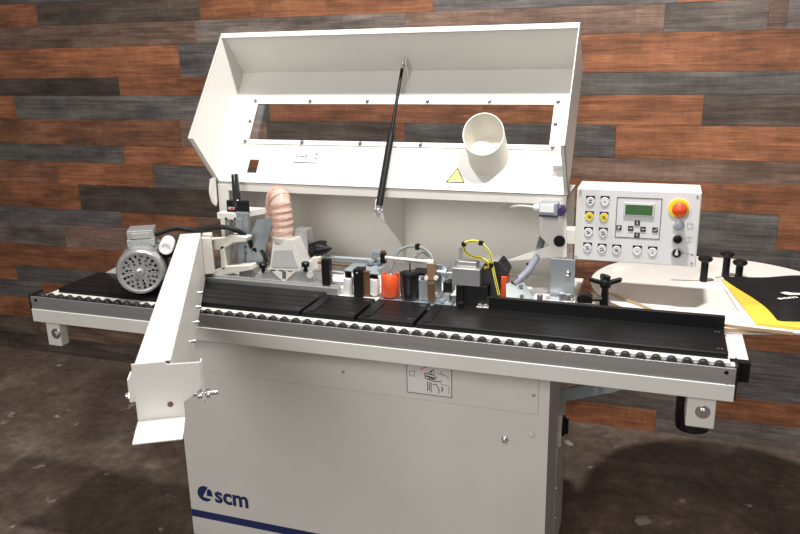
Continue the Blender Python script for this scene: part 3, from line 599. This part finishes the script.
p = V((0.5331, 0.3600, 1.1237)); pt = V((0.5377, 0.3600, 1.2169)); b = MB(); b.lathe(p - V(0, 0, .01), (0, 0, 1), [(.017, 0), (.017, .016), (.0125, .022), (.0115, pt.z - p.z + .006), (.010, pt.z - p.z + .010), (.006, pt.z - p.z + .010), (.006, pt.z - p.z - .002), (0, pt.z - p.z - .002)], 20); obj('spindle', b, 'darkm', sk)

# --- dust hood group
b = MB(); b.prism([(0.6231, 0.3150, 1.0809), (0.6798, 0.3150, 1.0933), (0.6822, 0.3150, 1.0792), (0.6605, 0.3150, 1.0206), (0.6338, 0.3150, 0.9475), (0.5795, 0.3150, 0.9403), (0.5824, 0.3150, 0.9964), (0.6064, 0.3150, 1.0496)], (0, .003, 0)); gp = obj('steel_bracket', b, 'zinc', mach, bevel=.0008)
p = (0.6103, 0.3145, 0.9852); b = MB(); b.cyl((p[0], .3145, p[2]), (p[0], .312, p[2]), .008, 16, 1); b.cyl((p[0], .313, p[2] - .006), (p[0], .309, p[2] - .006), .0045, 6, 0); obj('slot_bolt', b, ['chrome', 'black'], gp)
b = MB()
t0, t1, l0, l1 = V((0.6945, 0.2850, 1.0298)), V((0.7628, 0.2850, 1.0339)), V((0.6881, 0.2620, 0.9399)), V((0.8005, 0.2620, 0.9451))
bk = V(0, .055, 0); vs = [l0, l1, t1, t0, l0 + V(0, .09, 0), l1 + V(0, .09, 0), t1 + bk, t0 + bk]; b.add(vs, [(0, 1, 2, 3), (4, 7, 6, 5), (0, 4, 5, 1), (3, 2, 6, 7), (0, 3, 7, 4), (1, 5, 6, 2)])
i0 = [l0 + V(.008, -.0015, .010), l1 + V(-.012, -.0015, .010), t1 + V(-.008, -.0015, -.012), t0 + V(.006, -.0015, -.012)]; b.prism(i0, (0, .003, 0), 2)
b.prism([l0 + V(-.006, -.004, -.002), l1 + V(.004, -.004, -.002), l1 + V(.004, -.004, .005), l0 + V(-.006, -.004, .005)], (0, .10, 0))
for k in range(3): b.box(l0.x + .006 + k * .030, l0.x + .022 + k * .030, l0.y - .006, l0.y - .004, l0.z + .000, l0.z + .004, 1)
b.cyl(V((0.7126, 0.3150, 1.0206)), V((0.7137, 0.3150, 1.0366)), .035, 28, 0)
dh = obj('dust_hood', b, ['grayp', 'ink', 'alu'], mach, bevel=.0015); M['grayp'].node_tree
dh.data.materials[0] = mat('light_grey_plastic', (.46, .455, .43), .4)
b = MB(); pz = l0.z - .002
b.prism([(0.6641, 0.2580, 0.9360), (0.8307, 0.2580, 0.9453), (0.8315, 0.2580, 0.9012), (0.7909, 0.2580, 0.8932), (0.7607, 0.2580, 0.8971), (0.7329, 0.2580, 0.9141), (0.6955, 0.2580, 0.8934), (0.6608, 0.2580, 0.8938)], (0, .09, 0))
b.cyl((0.6552, 0.2700, 0.9061), (0.6265, 0.3200, 0.8894), .022, 20); b.cyl((0.8278, 0.2560, 0.9362), (0.8229, 0.2660, 0.9330), .011, 14)
b.prism([(0.6766, 0.2540, 0.8898), (0.7107, 0.2540, 0.8846), (0.7519, 0.2540, 0.8863), (0.7924, 0.2540, 0.8865), (0.8526, 0.2540, 0.8884), (0.8569, 0.2540, 0.9077), (0.7935, 0.2540, 0.9041), (0.7257, 0.2540, 0.9035)], (0, .05, 0))
tb_ = obj('trimmer_base', b, 'cast', mach, bevel=.002)
b = MB(); b.prism([(0.7003, 0.2550, 0.9380), (0.7786, 0.2550, 0.9422), (0.7391, 0.2550, 0.9074)], (0, .003, 0), 0); b.prism([(0.7359, 0.2545, 0.9408), (0.7485, 0.2545, 0.9417), (0.7469, 0.2545, 0.9178), (0.7344, 0.2545, 0.9184)], (0, .001, 0), 1); obj('v_insert', b, ['white2', 'screwd'], tb_)
for (u) in ((0.6676, 0.2600, 0.9518), (0.8126, 0.2600, 0.9654)):
    b = MB(); b.lathe(V(u) + V(0, 0, -.020), (0, 0, 1), [(.006, 0), (.006, .014), (.012, .016), (.013, .026), (.009, .030), (0, .030)], 14); obj('clamp_knob', b, 'black', mach)
b = MB(); b.tube([(0.6635, 0.2620, 1.0019), (0.6727, 0.2620, 0.9866), (0.6814, 0.2620, 0.9650)], .006, 8); obj('clamp_lever', b, 'black', mach)
# corrugated hose, arching over and back down
path = [V((0.7117, 0.3180, 1.0294)), V((0.7130, 0.3180, 1.0739)), V((0.7122, 0.3180, 1.1115)), V((0.7057, 0.3250, 1.1442)), V((0.6836, 0.3550, 1.1503)), V((0.6608, 0.3850, 1.1246)), V((0.6509, 0.3950, 1.0833)), V((0.6446, 0.4000, 1.0326)), V((0.6435, 0.4000, 0.9659))]
b = MB(); b.tube(path, .033, 24, 0, sub=14, rf=lambda t: .0318 + .0018 * math.sin(t * 2 * math.pi * 16)); hs = obj('dust_hose', b, 'hose', mach, smooth=80)
def crom(P, t):
    n = len(P) - 1; i = min(int(t * n), n - 1); f = t * n - i; a, b_, c, d = P[max(i - 1, 0)], P[i], P[i + 1], P[min(i + 2, n)]
    return .5 * (2 * b_ + (c - a) * f + (2 * a - 5 * b_ + 4 * c - d) * f * f + (3 * b_ - a - 3 * c + d) * f ** 3)
hel = []
for i in range(16 * 14 + 1):
    t = i / (16 * 14); q = crom(path, t); tg = (crom(path, min(t + .01, 1)) - crom(path, max(t - .01, 0))).normalized(); u_ = V(1, 0, 0).cross(tg).normalized(); v_ = tg.cross(u_)
    a = 2 * math.pi * i / 14; hel.append(q + (u_ * math.cos(a) + v_ * math.sin(a)) * .0338)
b = MB(); b.tube(hel, .0016, 5, 0, sub=1); obj('wire_spiral', b, 'hoserib', hs, smooth=80)
b = MB(); b.lathe(path[0] + V(0, 0, -.004), (0, 0, 1), [(.0355, 0), (.0355, .010), (.034, .010)], 28); obj('hose_clamp', b, 'chrome', hs)
# post, black head and white block right of the hood
b = MB(); p0, p1 = (0.7421, 0.3350, 0.9367), (0.7871, 0.3350, 1.0552); b.box(p0[0], p1[0], .335, .375, .88, p1[2]); obj('aluminium_post', b, 'alu', mach, bevel=.0015)
b = MB(); b.prism([(0.7798, 0.3400, 0.9705), (0.7818, 0.3400, 1.0060), (0.8165, 0.3400, 1.0177), (0.8367, 0.3400, 1.0158), (0.8311, 0.3400, 0.9739), (0.8103, 0.3400, 0.9661)], (0, .03, 0)); b.cyl((0.8000, 0.3360, 0.9921), (0.7981, 0.3400, 0.9910), .011, 16)
q0 = V((0.8199, 0.3300, 0.9949)); q1 = V((0.8673, 0.3300, 1.0027)); b.lathe(q0, q1 - q0, [(.023, 0), (.024, .010), (.002, .052), (0, .052)], 20); obj('trimming_head', b, 'blackm', mach, bevel=.001)
b = MB(); b.prism([(0.8018, 0.3000, 0.9633), (0.8161, 0.3000, 0.9786), (0.8414, 0.3000, 0.9819), (0.8342, 0.3000, 0.9401), (0.8160, 0.3000, 0.9164), (0.7918, 0.3000, 0.9081)], (0, .045, 0)); obj('white_housing', b, 'white2', mach, bevel=.004, seg=3)
b = MB(); b.box(*(lambda a, c: (a[0], c[0], .268, .300, .88, c[2]))((0.8158, 0.2680, 0.8842), (0.8672, 0.2680, 0.9106))); obj('slide_block', b, 'alu', mach, bevel=.001)

# --- glue and pressure roller group along the back of the table
def dark_post(name, u0, u1, vt, vb, y, d, m, bev=.0008):
    a, c = u0, u1; b = MB(); b.box(a[0], c[0], y, y + d, a[2], c[2]); return obj(name, b, m, mach, bevel=bev)
dark_post('black_post', (0.8692, 0.2500, 0.8878), (0.8955, 0.2500, 0.9894), 0, 0, .25, .02, 'black')
b = MB(); b.box(.87, 1.05, .235, .40, .880, .8845); obj('base_plate', b, 'laminate', mach)
b = MB(); p0 = (0.8811, 0.2800, 0.9680); p1 = (0.9331, 0.2800, 0.9655); b.cyl((0.8450, 0.2800, 0.9701), (0.9494, 0.2800, 0.9682), .0035, 10, 0); obj('brown_rod', b, 'brown', mach)
b = MB(); b.cyl((0.8445, 0.3400, 0.9700), (1.0355, 0.3400, 0.9721), .0075, 14); obj('cross_rod', b, 'zinc', mach)
for a, c in (((0.8707, 0.3000, 0.9365), (0.9202, 0.3000, 0.9371)), ((0.8769, 0.2900, 0.9049), (0.9231, 0.2900, 0.9054))):
    b = MB(); b.cyl(a, c, .006, 12); obj('guide_rod', b, 'alub', mach)
b = MB(); b.cyl((0.8906, 0.2700, 0.9370), V((0.8906, 0.2700, 0.9370)) + V(0, -.012, 0), .009, 6); obj('bolt', b, 'chrome', mach)
b = MB(); b.prism([(0.9422, 0.2500, 0.9590), (0.9866, 0.2500, 0.9562), (0.9959, 0.3000, 0.9676), (0.9541, 0.3000, 0.9678)], (0, 0, .004)); obj('carrier_plate', b, 'zinc', mach, bevel=.0005)
b = MB(); b.prism([(1.0117, 0.2500, 0.9550), (1.0522, 0.2500, 0.9551), (1.0495, 0.3100, 0.9688), (0.9888, 0.3100, 0.9675)], (0, 0, .004)); b.cyl((1.0088, 0.3000, 0.9717), V((1.0088, 0.3000, 0.9717)) + V(0, 0, .012), .012, 18); b.cyl((1.0375, 0.3000, 0.9768), V((1.0375, 0.3000, 0.9768)) + V(0, 0, .015), .010, 18); b.box((1.0042, 0.3200, 0.9659)[0], (1.0395, 0.3200, 0.9684)[0], .32, .35, 1.0 - .02, 1.004); obj('carrier_plate', b, 'zinc', mach, bevel=.0008)
for a, c in (((0.9486, 0.2620, 0.8845), (0.9507, 0.2620, 0.9377)), ((1.0324, 0.2620, 0.8917), (1.0339, 0.2620, 0.9411))):
    b = MB(); b.lathe(a, V(c) - V(a), [(.0135, 0), (.0148, .002), (.0148, (V(c) - V(a)).length - .002), (.0130, (V(c) - V(a)).length), (0, (V(c) - V(a)).length)], 24, 0)
    b.cyl(c, V(c) + V(0, 0, .018), .010, 16, 1); b.cyl(V(a) - V(0, 0, .004), a, .009, 16, 2); obj('pressure_roller', b, ['ptfe', 'black', 'alub'], mach)
dark_post('black_plate', (0.9758, 0.2380, 0.8788), (1.0029, 0.2380, 0.9699), 0, 0, .238, .035, 'black')
for p in ((0.9854, 0.2380, 0.8812), (0.9884, 0.2380, 0.9597)): screw('plate_screw', p, (0, -1, 0), .004, .004, 'chrome', mach)
dark_post('brown_plate', (0.9951, 0.2500, 0.8860), (1.0229, 0.2500, 0.9619), 0, 0, .25, .035, 'brown')
b = MB(); a = V((1.0798, 0.2720, 0.8864)); c = V((1.0815, 0.2720, 0.9556)); h = (c - a).length
b.lathe(a, (0, 0, 1), [(.018, 0), (.0255, .002), (.028, .006), (.028, h - .008), (.0245, h - .001), (.016, h), (.014, h - .003), (0, h - .003)], 32, 0); b.cyl(c - V(0, 0, .003), c + V(0, 0, .004), .007, 8, 1); b.lathe(c - V(0, 0, .002), (0, 0, 1), [(.015, 0), (.015, .003), (.010, .003)], 20, 1); b.cyl(a - V(0, 0, .010), a, .012, 16, 1)
obj('orange_roller', b, ['orange', 'alub'], mach, smooth=50)
b = MB(); b.cyl((1.1102, 0.2620, 0.8983), (1.1114, 0.2620, 0.9562), .003, 8); obj('spring', b, 'alub', mach)
b = MB(); a = V((1.1401, 0.2680, 0.8898)); c = V((1.1412, 0.2680, 0.9582)); h = (c - a).length
b.lathe(a, (0, 0, 1), [(.027, 0), (.027, h), (.0, h)], 32, 0); b.box(a.x + .005, a.x + .045, a.y - .002, a.y + .055, c.z, c.z + .007, 1); b.lathe(c, (0, 0, 1), [(.030, 0), (.030, .006), (0, .006)], 28, 1); b.lathe(c + V(0, 0, .006), (0, 0, 1), [(.016, 0), (.016, .002), (.010, .003), (0, .003)], 20, 0); b.cyl(c, c + V(0, 0, .035), .0022, 8, 0)
obj('glue_pot', b, ['darkm', 'blackm'], mach, bevel=.0006)

b = MB(); b.box(*(lambda a, c: (a[0], c[0], .262, .30, .885, c[2]))((1.1695, 0.2620, 0.8942), (1.1957, 0.2620, 0.9447))); obj('zinc_block', b, 'zinc', mach, bevel=.0008)
b = MB(); b.cyl((1.0616, 0.2620, 1.0053), (1.1977, 0.2620, 1.0013), .0068, 16, 0); b.cyl((1.1977, 0.2620, 1.0013), (1.2155, 0.2620, 1.0011), .0095, 16, 0); b.box((1.0555, 0.2620, 1.0063)[0], (1.0694, 0.2620, 1.0073)[0], .255, .272, (1.0616, 0.2620, 1.0068)[2] - .018, (1.0616, 0.2620, 1.0068)[2] + .012, 1); b.cyl(V((1.0620, 0.2620, 1.0188)), V((1.0620, 0.2620, 1.0188)) + V(0, 0, .007), .007, 10, 2)
obj('tie_rod', b, ['alub', 'black', 'brown'], mach)
b = MB(); b.box(*(lambda a, c: (a[0], c[0], .246, .262, a[2], c[2]))((1.1991, 0.2460, 0.9526), (1.2217, 0.2460, 1.0014)), 0); b.box(*(lambda a, c: (a[0], c[0], .248, .262, a[2], c[2]))((1.2024, 0.2480, 0.8985), (1.2192, 0.2480, 0.9506)), 0)
for p in ((1.1971, 0.2430, 0.9578), (1.2252, 0.2430, 0.9599)): b.cyl(p, V(p) + V(0, .012, 0), .006, 12, 1)
obj('brown_link', b, ['tan', 'ptfe'], mach, bevel=.0008); bpy.data.objects['brown_link'].data.materials[0] = mat('copper_brown', (.34, .19, .10), .4, .3)
dark_post('link_foot', (1.2033, 0.2400, 0.8920), (1.2215, 0.2400, 0.9443), 0, 0, .24, .008, 'brown')
for pts, r, nm, m_ in (([(1.0693, 0.2800, 0.9539), (1.0805, 0.2850, 0.9747), (1.0948, 0.3000, 1.0143), (1.1257, 0.3100, 1.0310), (1.1623, 0.3100, 1.0297), (1.1924, 0.3000, 1.0147), (1.2042, 0.2900, 0.9943), (1.2055, 0.2850, 0.9658)], .0046, 'braided_cable', 'zincd'), ([(1.1435, 0.3000, 0.9873), (1.1514, 0.3050, 1.0047), (1.1682, 0.3100, 1.0150), (1.1863, 0.3100, 1.0027)], .0026, 'thin_cable', 'zincd'), ([(1.1345, 0.2900, 0.9894), (1.1407, 0.3000, 1.0022), (1.1529, 0.3100, 1.0095)], .002, 'thin_cable', 'zincd')):
    b = MB(); b.tube(pts, r, 8); o = obj(nm, b, m_, mach)
    if nm == 'braided_cable':
        b = MB(); p = V((1.1517, 0.3100, 1.0320)); b.box(p.x - .006, p.x + .006, p.y - .007, p.y + .007, p.z - .009, p.z + .008); obj('cable_tie', b, 'black', o, bevel=.001)
b = MB(); b.lathe(V((1.2431, 0.3000, 0.9614)), (-1, 0, 0), [(.016, -.001), (.016, .004), (.008, .006), (.008, .03), (0, .03)], 16); b.cyl((1.2194, 0.3200, 0.9509), (1.2080, 0.3600, 0.9387), .026, 18); b.cyl((1.2415, 0.2950, 0.9627), (1.2623, 0.2950, 0.9642), .0035, 10); obj('pneumatic_cylinder', b, 'zinc', mach)
b = MB()
for (u, h) in (((1.2207, 0.2620, 0.8986), .022), ((1.2390, 0.2500, 0.8980), .014), ((1.2482, 0.2700, 0.9015), .030)): b.box(u[0] - .008, u[0] + .010, u[1], u[1] + .02, .880, .885 + h * .7, 0)
b.box((1.2361, 0.2500, 0.9037)[0], (1.2714, 0.2500, 0.9068)[0], .25, .32, .880, .888, 0); obj('fixing_plate', b, 'zinc', mach, bevel=.0008)
dark_post('black_spacer', (1.2337, 0.2900, 0.9031), (1.2607, 0.2900, 0.9356), 0, 0, .29, .04, 'black')
b = MB(); b.box(1.06, 1.27, .235, .262, .880, .8845); obj('zinc_bed_strip', b, 'zinc', mach)
dark_post('back_plate', (1.2006, 0.3100, 0.8972), (1.2224, 0.3100, 0.9812), 0, 0, .31, .01, 'zinc')
# end-cut unit: aluminium block, black body, yellow cable
b = MB(); a, c = (1.2728, 0.2450, 0.9425), (1.3527, 0.2450, 0.9938); b.box(a[0], c[0], .245, .325, a[2], c[2]); b.box(a[0] + .012, c[0] - .014, .262, .30, c[2], c[2] + .016)
ab = obj('aluminium_block', b, 'lid_plate', mach, bevel=.0015)
for p in ((1.2836, 0.2700, 1.0052), (1.3010, 0.2700, 1.0006), (1.3216, 0.2800, 1.0023), (1.3336, 0.2900, 1.0034)):
    b = MB(); p = V(p); b.cyl(p - V(0, 0, .010), p + V(0, 0, .006), .008, 12); obj('cap_screw', b, 'alub', ab)
b = MB(); b.cyl((1.2846, 0.3000, 0.9972), (1.2845, 0.3000, 1.0414), .0055, 12); obj('shaft', b, 'cast', ab)
b = MB(); a, c = (1.2780, 0.2360, 0.8881), (1.3548, 0.2500, 0.9477); b.box(a[0] + .006, c[0] + .02, .245, .33, .880, c[2] - .001, 0); b.box((1.2891, 0.2380, 0.9032)[0], (1.3079, 0.2380, 0.9049)[0], .236, .246, .885, c[2], 1); b.cyl((1.3105, 0.2000, 0.9027), (1.3104, 0.2000, 0.9114), .010, 14, 0)
obj('cutter_body', b, ['black', 'blackm'], mach, bevel=.001)
b = MB(); b.prism([(1.3534, 0.2700, 0.9224), (1.3527, 0.2700, 0.9927), (1.3572, 0.3000, 1.0053), (1.3972, 0.3000, 1.0052), (1.4213, 0.2800, 0.9834), (1.4215, 0.2800, 0.9732), (1.4033, 0.2800, 0.9704), (1.4043, 0.2800, 0.9088), (1.3743, 0.2800, 0.9062)], (0, .07, 0), 0)
b.box((1.3469, 0.3200, 1.0051)[0], (1.3930, 0.3200, 1.0083)[0], .30, .36, (1.3470, 0.3200, 0.9963)[2], (1.3469, 0.3200, 1.0081)[2], 1); b.box((1.4053, 0.2750, 0.9105)[0], (1.4208, 0.2750, 0.9118)[0], .275, .33, (1.4053, 0.2750, 0.9105)[2], (1.4043, 0.2750, 0.9704)[2], 2)
obj('cutter_motor', b, ['black', 'cast', 'orange'], mach, bevel=.0015)
b = MB(); b.cyl((1.4177, 0.3000, 0.9687), (1.4488, 0.3000, 0.9681), .0022, 8); obj('pin_rod', b, 'brown', mach)
for pts in ([(1.2925, 0.2800, 1.0498), (1.3052, 0.2750, 1.0619), (1.3292, 0.2700, 1.0689), (1.3538, 0.2620, 1.0638), (1.3752, 0.2550, 1.0441), (1.3850, 0.2500, 1.0148), (1.3961, 0.2400, 0.9755), (1.4090, 0.2350, 0.9292)], [(1.2941, 0.2850, 1.0486), (1.3041, 0.2800, 1.0302), (1.3272, 0.2800, 1.0201), (1.3484, 0.2750, 1.0200), (1.3667, 0.2700, 1.0110), (1.3753, 0.2700, 1.0001), (1.3601, 0.2750, 0.9918)]):
    b = MB(); b.tube(pts, .0038, 8); yc = obj('yellow_cable', b, 'warn', mach)
    b = MB(); b.tube([V(p) + V(.0012, -.0032, .001) for p in pts], .0013, 6); obj('green_trace', b, 'lcd', yc)
for p in ((1.2987, 0.2780, 1.0564), (1.3509, 0.2620, 1.0664), (1.3841, 0.2480, 1.0096)):
    b = MB(); p = V(p); b.box(p.x - .006, p.x + .006, p.y - .006, p.y + .006, p.z - .006, p.z + .006); obj('cable_tie', b, 'black', mach, bevel=.001)
b = MB(); p = V((1.3677, 0.2320, 0.9208)); p.z = .893; b.box(p.x - .02, p.x + .03, .226, .245, .880, p.z, 0)
for k in range(3): b.cyl((p.x - .012 + k * .016, .235, p.z), (p.x - .012 + k * .016, .235, p.z + .006), .006, 12, 0)
obj('spring_row', b, 'alub', mach, bevel=.001)
# zinc plates, grey cable, upright bracket, star knob
b = MB(); b.prism([(1.4267, 0.2450, 0.9160), (1.4211, 0.2700, 0.9514), (1.4294, 0.3000, 0.9505), (1.4661, 0.3000, 0.9490), (1.5037, 0.2450, 0.9213)], (0, .004, .001)); b.cyl((1.4710, 0.2430, 0.9291), V((1.4710, 0.2430, 0.9291)) + V(0, -.005, 0), .006, 12); b.cyl((1.4613, 0.2800, 0.9459), V((1.4613, 0.2800, 0.9459)) + V(0, -.005, 0), .006, 12); obj('zinc_cover', b, 'zincd', mach, bevel=.0006)
b = MB(); b.tube([(1.4409, 0.3000, 0.9412), (1.4529, 0.3100, 0.9568), (1.4699, 0.3400, 0.9731), (1.4771, 0.3800, 0.9864), (1.4817, 0.4400, 0.9981), (1.4807, 0.5000, 1.0168), (1.4774, 0.5600, 1.0242)], .011, 12); gc = obj('grey_cable', b, 'cable', mach)
for p in ((1.4739, 0.3650, 0.9843), (1.4426, 0.2980, 0.9463)):
    b = MB(); p = V(p); b.lathe(p - V(.004, 0, .005), (.5, .2, .8), [(.013, 0), (.013, .006), (.011, .006)], 14); obj('cable_tie', b, 'black', gc)
b = MB(); a, c = (1.5396, 0.2900, 0.9087), (1.6052, 0.2900, 1.0281); b.box(a[0], c[0], .29, .293, (1.5395, 0.2900, 0.9116)[2] , c[2]); b.box(a[0], c[0] - .03, .293, .34, (1.5380, 0.2900, 0.9143)[2], (1.5380, 0.2900, 0.9143)[2] + .003); ub = obj('upright_bracket', b, 'zinc', mach, bevel=.0008)
b = MB(); p = V((1.5869, 0.2890, 0.9904)); b.lathe(p, (0, -1, 0), [(.0075, 0), (.0075, .003), (.003, .006), (0, .006)], 14); obj('screw', b, 'chrome', ub)
b = MB()
for p in ((1.5190, 0.2500, 0.9282), (1.5778, 0.2500, 0.9361), (1.5938, 0.2500, 0.9347)): b.cyl((p[0], .25, p[2] - .01), (p[0], .25, p[2] + .008), .009, 6)
b.box((1.5333, 0.2450, 0.9253)[0], (1.6050, 0.2450, 0.9316)[0], .240, .275, .88, .925); obj('fixing_bolts', b, 'alub', mach, bevel=.0008)
b = MB(); p0 = V((1.6180, 0.2500, 0.9227)); b.prism([(1.6181, 0.2500, 0.9198), (1.6174, 0.2500, 0.9367), (1.6301, 0.2500, 0.9462), (1.6458, 0.2500, 0.9448), (1.6553, 0.2500, 0.9372), (1.6574, 0.2500, 0.9205)], (0, .03, 0)); obj('hexagon_block', b, 'black', mach, bevel=.002)
c = V((1.6878, 0.2700, 0.9784)); b = MB(); b.lathe(c + V(0, 0, -.052), (0, 0, 1), [(.010, 0), (.010, .022), (.009, .022), (.009, .036), (.014, .038), (.016, .046), (.017, .050), (.010, .060), (0, .061)], 20, 0)
for k in range(4):
    a = math.radians(15 + 90 * k); e_ = V(math.cos(a), math.sin(a), 0); t_ = V(-math.sin(a), math.cos(a), 0)
    b.prism([c + e_ * .010 - t_ * .010 + V(0, 0, -.006), c + e_ * .038 - t_ * .008 + V(0, 0, .002), c + e_ * .043 + V(0, 0, .003), c + e_ * .038 + t_ * .008 + V(0, 0, .002), c + e_ * .010 + t_ * .010 + V(0, 0, -.006)], (0, 0, .009), 0)
b.cyl(c + V(0, 0, .004), c + V(.004, 0, .018), .010, 16, 0); b.cyl(c + V(-.005, -.01, -.045), c + V(-.030, -.01, -.048), .006, 10, 0)
b.box(c.x - .012, c.x + .010, c.y - .01, c.y + .02, .875, c.z - .05, 0)
obj('star_knob', b, 'black', mach, bevel=.0018)

# ================================================================== round coil table at the right end
ct = thing('coil_table', 'round white coil table on a steel brace beside the machine', 'table', (1.985, .585, 0))
CX, CY, CR = 1.980, .598, .355
b = MB(); b.lathe((CX, CY, .8744), (0, 0, 1), [(CR - .001, 0), (CR, .0005), (CR, .0145), (CR - .001, .0152), (CR - .0011, .0156), (0, .0156)], 128, 0)
b.m = [1 if False else 0 for _ in b.m]
tt = obj('table_top', b, 'laminate', ct)
b = MB(); b.lathe((CX, CY, .8748), (0, 0, 1), [(CR, .004), (CR + .0006, .004), (CR + .0006, .0135), (CR, .0135)], 128, 0); obj('edge_band', b, 'tan', tt)
for (x0, y0, x1, y1) in ((1.86, .640, 1.951, .652), (1.99, .700, 2.02, .726)):
    b = MB(); p, q = V(x0, y0, .8902), V(x1, y1, .8902); n_ = V(-(q - p).y, (q - p).x, 0).normalized() * .0028; b.prism([p - n_, q - n_, q + n_, p + n_], (0, 0, .0004)); obj('slot', b, 'brown', tt)
for base, hh in ((V(1.952, .650, .890), .070), (V(2.018, .722, .890), .070), (V(2.054, .702, .890), .052)):
    b = MB(); b.lathe(base, (0, 0, 1), [(.0108, 0), (.0108, hh - .010), (.012, hh - .009), (.019, hh - .005), (.0215, hh), (.020, hh + .005), (.010, hh + .009), (0, hh + .010)], 28); obj('guide_pin', b, 'black', ct)
b = MB(); b.lathe((1.955, .60, .42), (0, 0, 1), [(.036, 0), (.050, .008), (.053, .03), (.053, .10), (.046, .11), (.046, .14), (.03, .145), (.03, .4542), (0, .4542)], 32); obj('hub', b, 'hub', ct)
b = MB(); b.prism([(1.575, .35, .615), (1.684, .36, .648), (1.88, .46, .700), (1.90, .50, .700), (1.90, .50, .66), (1.88, .46, .655), (1.718, .36, .622), (1.575, .35, .575)], (0, .006, 0)); obj('support_brace', b, 'zinc', mach, bevel=.001)

# loose papers, pouch, tape
def sheet(name, pts, z, t, m, label, cat, group=None):
    b = MB(); b.prism([(x, y, z) for x, y in pts], (0, 0, t)); return tag(obj(name, b, m, bevel=.0006), label, cat, group)
sheet('booklet', [(2.000, .632), (2.004, .640), (2.35, .52), (2.40, .30), (2.165, .235), (2.045, .232)], .8905, .005, 'wpaper', 'white booklet at the bottom of the stack under the yellow manual', 'booklet')
sheet('manual', [(2.004, .642), (2.010, .650), (2.36, .60), (2.42, .34), (2.18, .252), (2.062, .262)], .8958, .007, 'cover', 'yellow manual lying under the black pouch on the round table', 'manual')
b = MB(); G = 16; H2 = 12
c00, c10, c11, c01 = V(2.112, .288, 0), V(2.36, .36, 0), V(2.40, .74, 0), V(2.012, .668, 0)
def bagpt(i, j, top):
    s_, t_ = i / G, j / H2; p = c00.lerp(c10, s_).lerp(c01.lerp(c11, s_), t_)
    p += V(.012 * math.sin(5 * t_), -.006 * math.sin(7 * s_), 0) * 1
    e_ = min(s_, 1 - s_, t_, 1 - t_) * 2; z = .9032
    if top: z += .003 + .018 * min(1, e_ * 3.2) + .004 * math.sin(9 * s_ + 4 * t_) * min(1, e_ * 4) + .004 * math.sin(13 * t_ - 6 * s_) * min(1, e_ * 4)
    return (p.x, p.y, z)
vs = [bagpt(i, j, 1) for j in range(H2 + 1) for i in range(G + 1)] + [bagpt(i, j, 0) for j in range(H2 + 1) for i in range(G + 1)]; NN = (G + 1) * (H2 + 1); fs = []
for j in range(H2):
    for i in range(G):
        q = j * (G + 1) + i; fs += [(q, q + 1, q + G + 2, q + G + 1), (NN + q, NN + q + G + 1, NN + q + G + 2, NN + q + 1)]
for i in range(G): fs += [(i, NN + i, NN + i + 1, i + 1), (H2 * (G + 1) + i, H2 * (G + 1) + i + 1, NN + H2 * (G + 1) + i + 1, NN + H2 * (G + 1) + i)]
for j in range(H2): fs += [(j * (G + 1), (j + 1) * (G + 1), NN + (j + 1) * (G + 1), NN + j * (G + 1)), (j * (G + 1) + G, NN + j * (G + 1) + G, NN + (j + 1) * (G + 1) + G, (j + 1) * (G + 1) + G)]
b.add(vs, fs); M['pouch'] = mat('black_fabric', (.007, .007, .008), .6, spec=.25, bump=.5, bscale=500)
bag = tag(obj('pouch', b, 'pouch', smooth=60), 'black fabric pouch with white print lying on the yellow manual', 'pouch')
sd = bag.modifiers.new('subdivision', 'SUBSURF'); sd.levels = 1; sd.render_levels = 2
b = MB(); zz = .9285
b.prism([(2.1380, 0.4638, 0.9270), (2.1528, 0.4734, 0.9270), (2.1668, 0.4680, 0.9270), (2.1866, 0.4697, 0.9270), (2.2015, 0.4720, 0.9270), (2.1996, 0.4587, 0.9270), (2.1822, 0.4558, 0.9270), (2.1593, 0.4477, 0.9270), (2.1476, 0.4517, 0.9270)], (0, 0, .001))
o_ = V((2.1264, 0.3969, 0.9275)); e_ = (V((2.1808, 0.4287, 0.9275)) - o_).normalized(); text_mb('scm', .022, o_, e_, V(-e_.y, e_.x, 0), off=.0008, mb=b, sx=1.7)
obj('print', b, 'ptfe', bag)
b = MB(); pts = [V((1.6844, 0.4298, 0.8950)), V((1.7105, 0.4144, 0.8930)), V((1.7451, 0.3819, 0.8915)), V((1.7836, 0.3486, 0.8912)), V(1.86, .262, .8925), V(1.95, .245, .893), V(2.03, .232, .893), V(2.14, .222, .893)]
Q = []
for i in range(57): Q.append(crom(pts, i / 56))
for i in range(56):
    p, q = Q[i], Q[i + 1]; n_ = V(-(q - p).y, (q - p).x, 0).normalized() * .0007
    b.add([p - n_, q - n_, q + n_, p + n_, p - n_ + V(0, 0, .008), q - n_ + V(0, 0, .008), q + n_ + V(0, 0, .008), p + n_ + V(0, 0, .008)], [(0, 1, 5, 4), (1, 2, 6, 5), (2, 3, 7, 6), (3, 0, 4, 7), (4, 5, 6, 7), (0, 3, 2, 1)])
tag(obj('edge_banding_strip', b, 'tan'), 'tan edge banding strip curving along behind the black fence', 'edging strip')
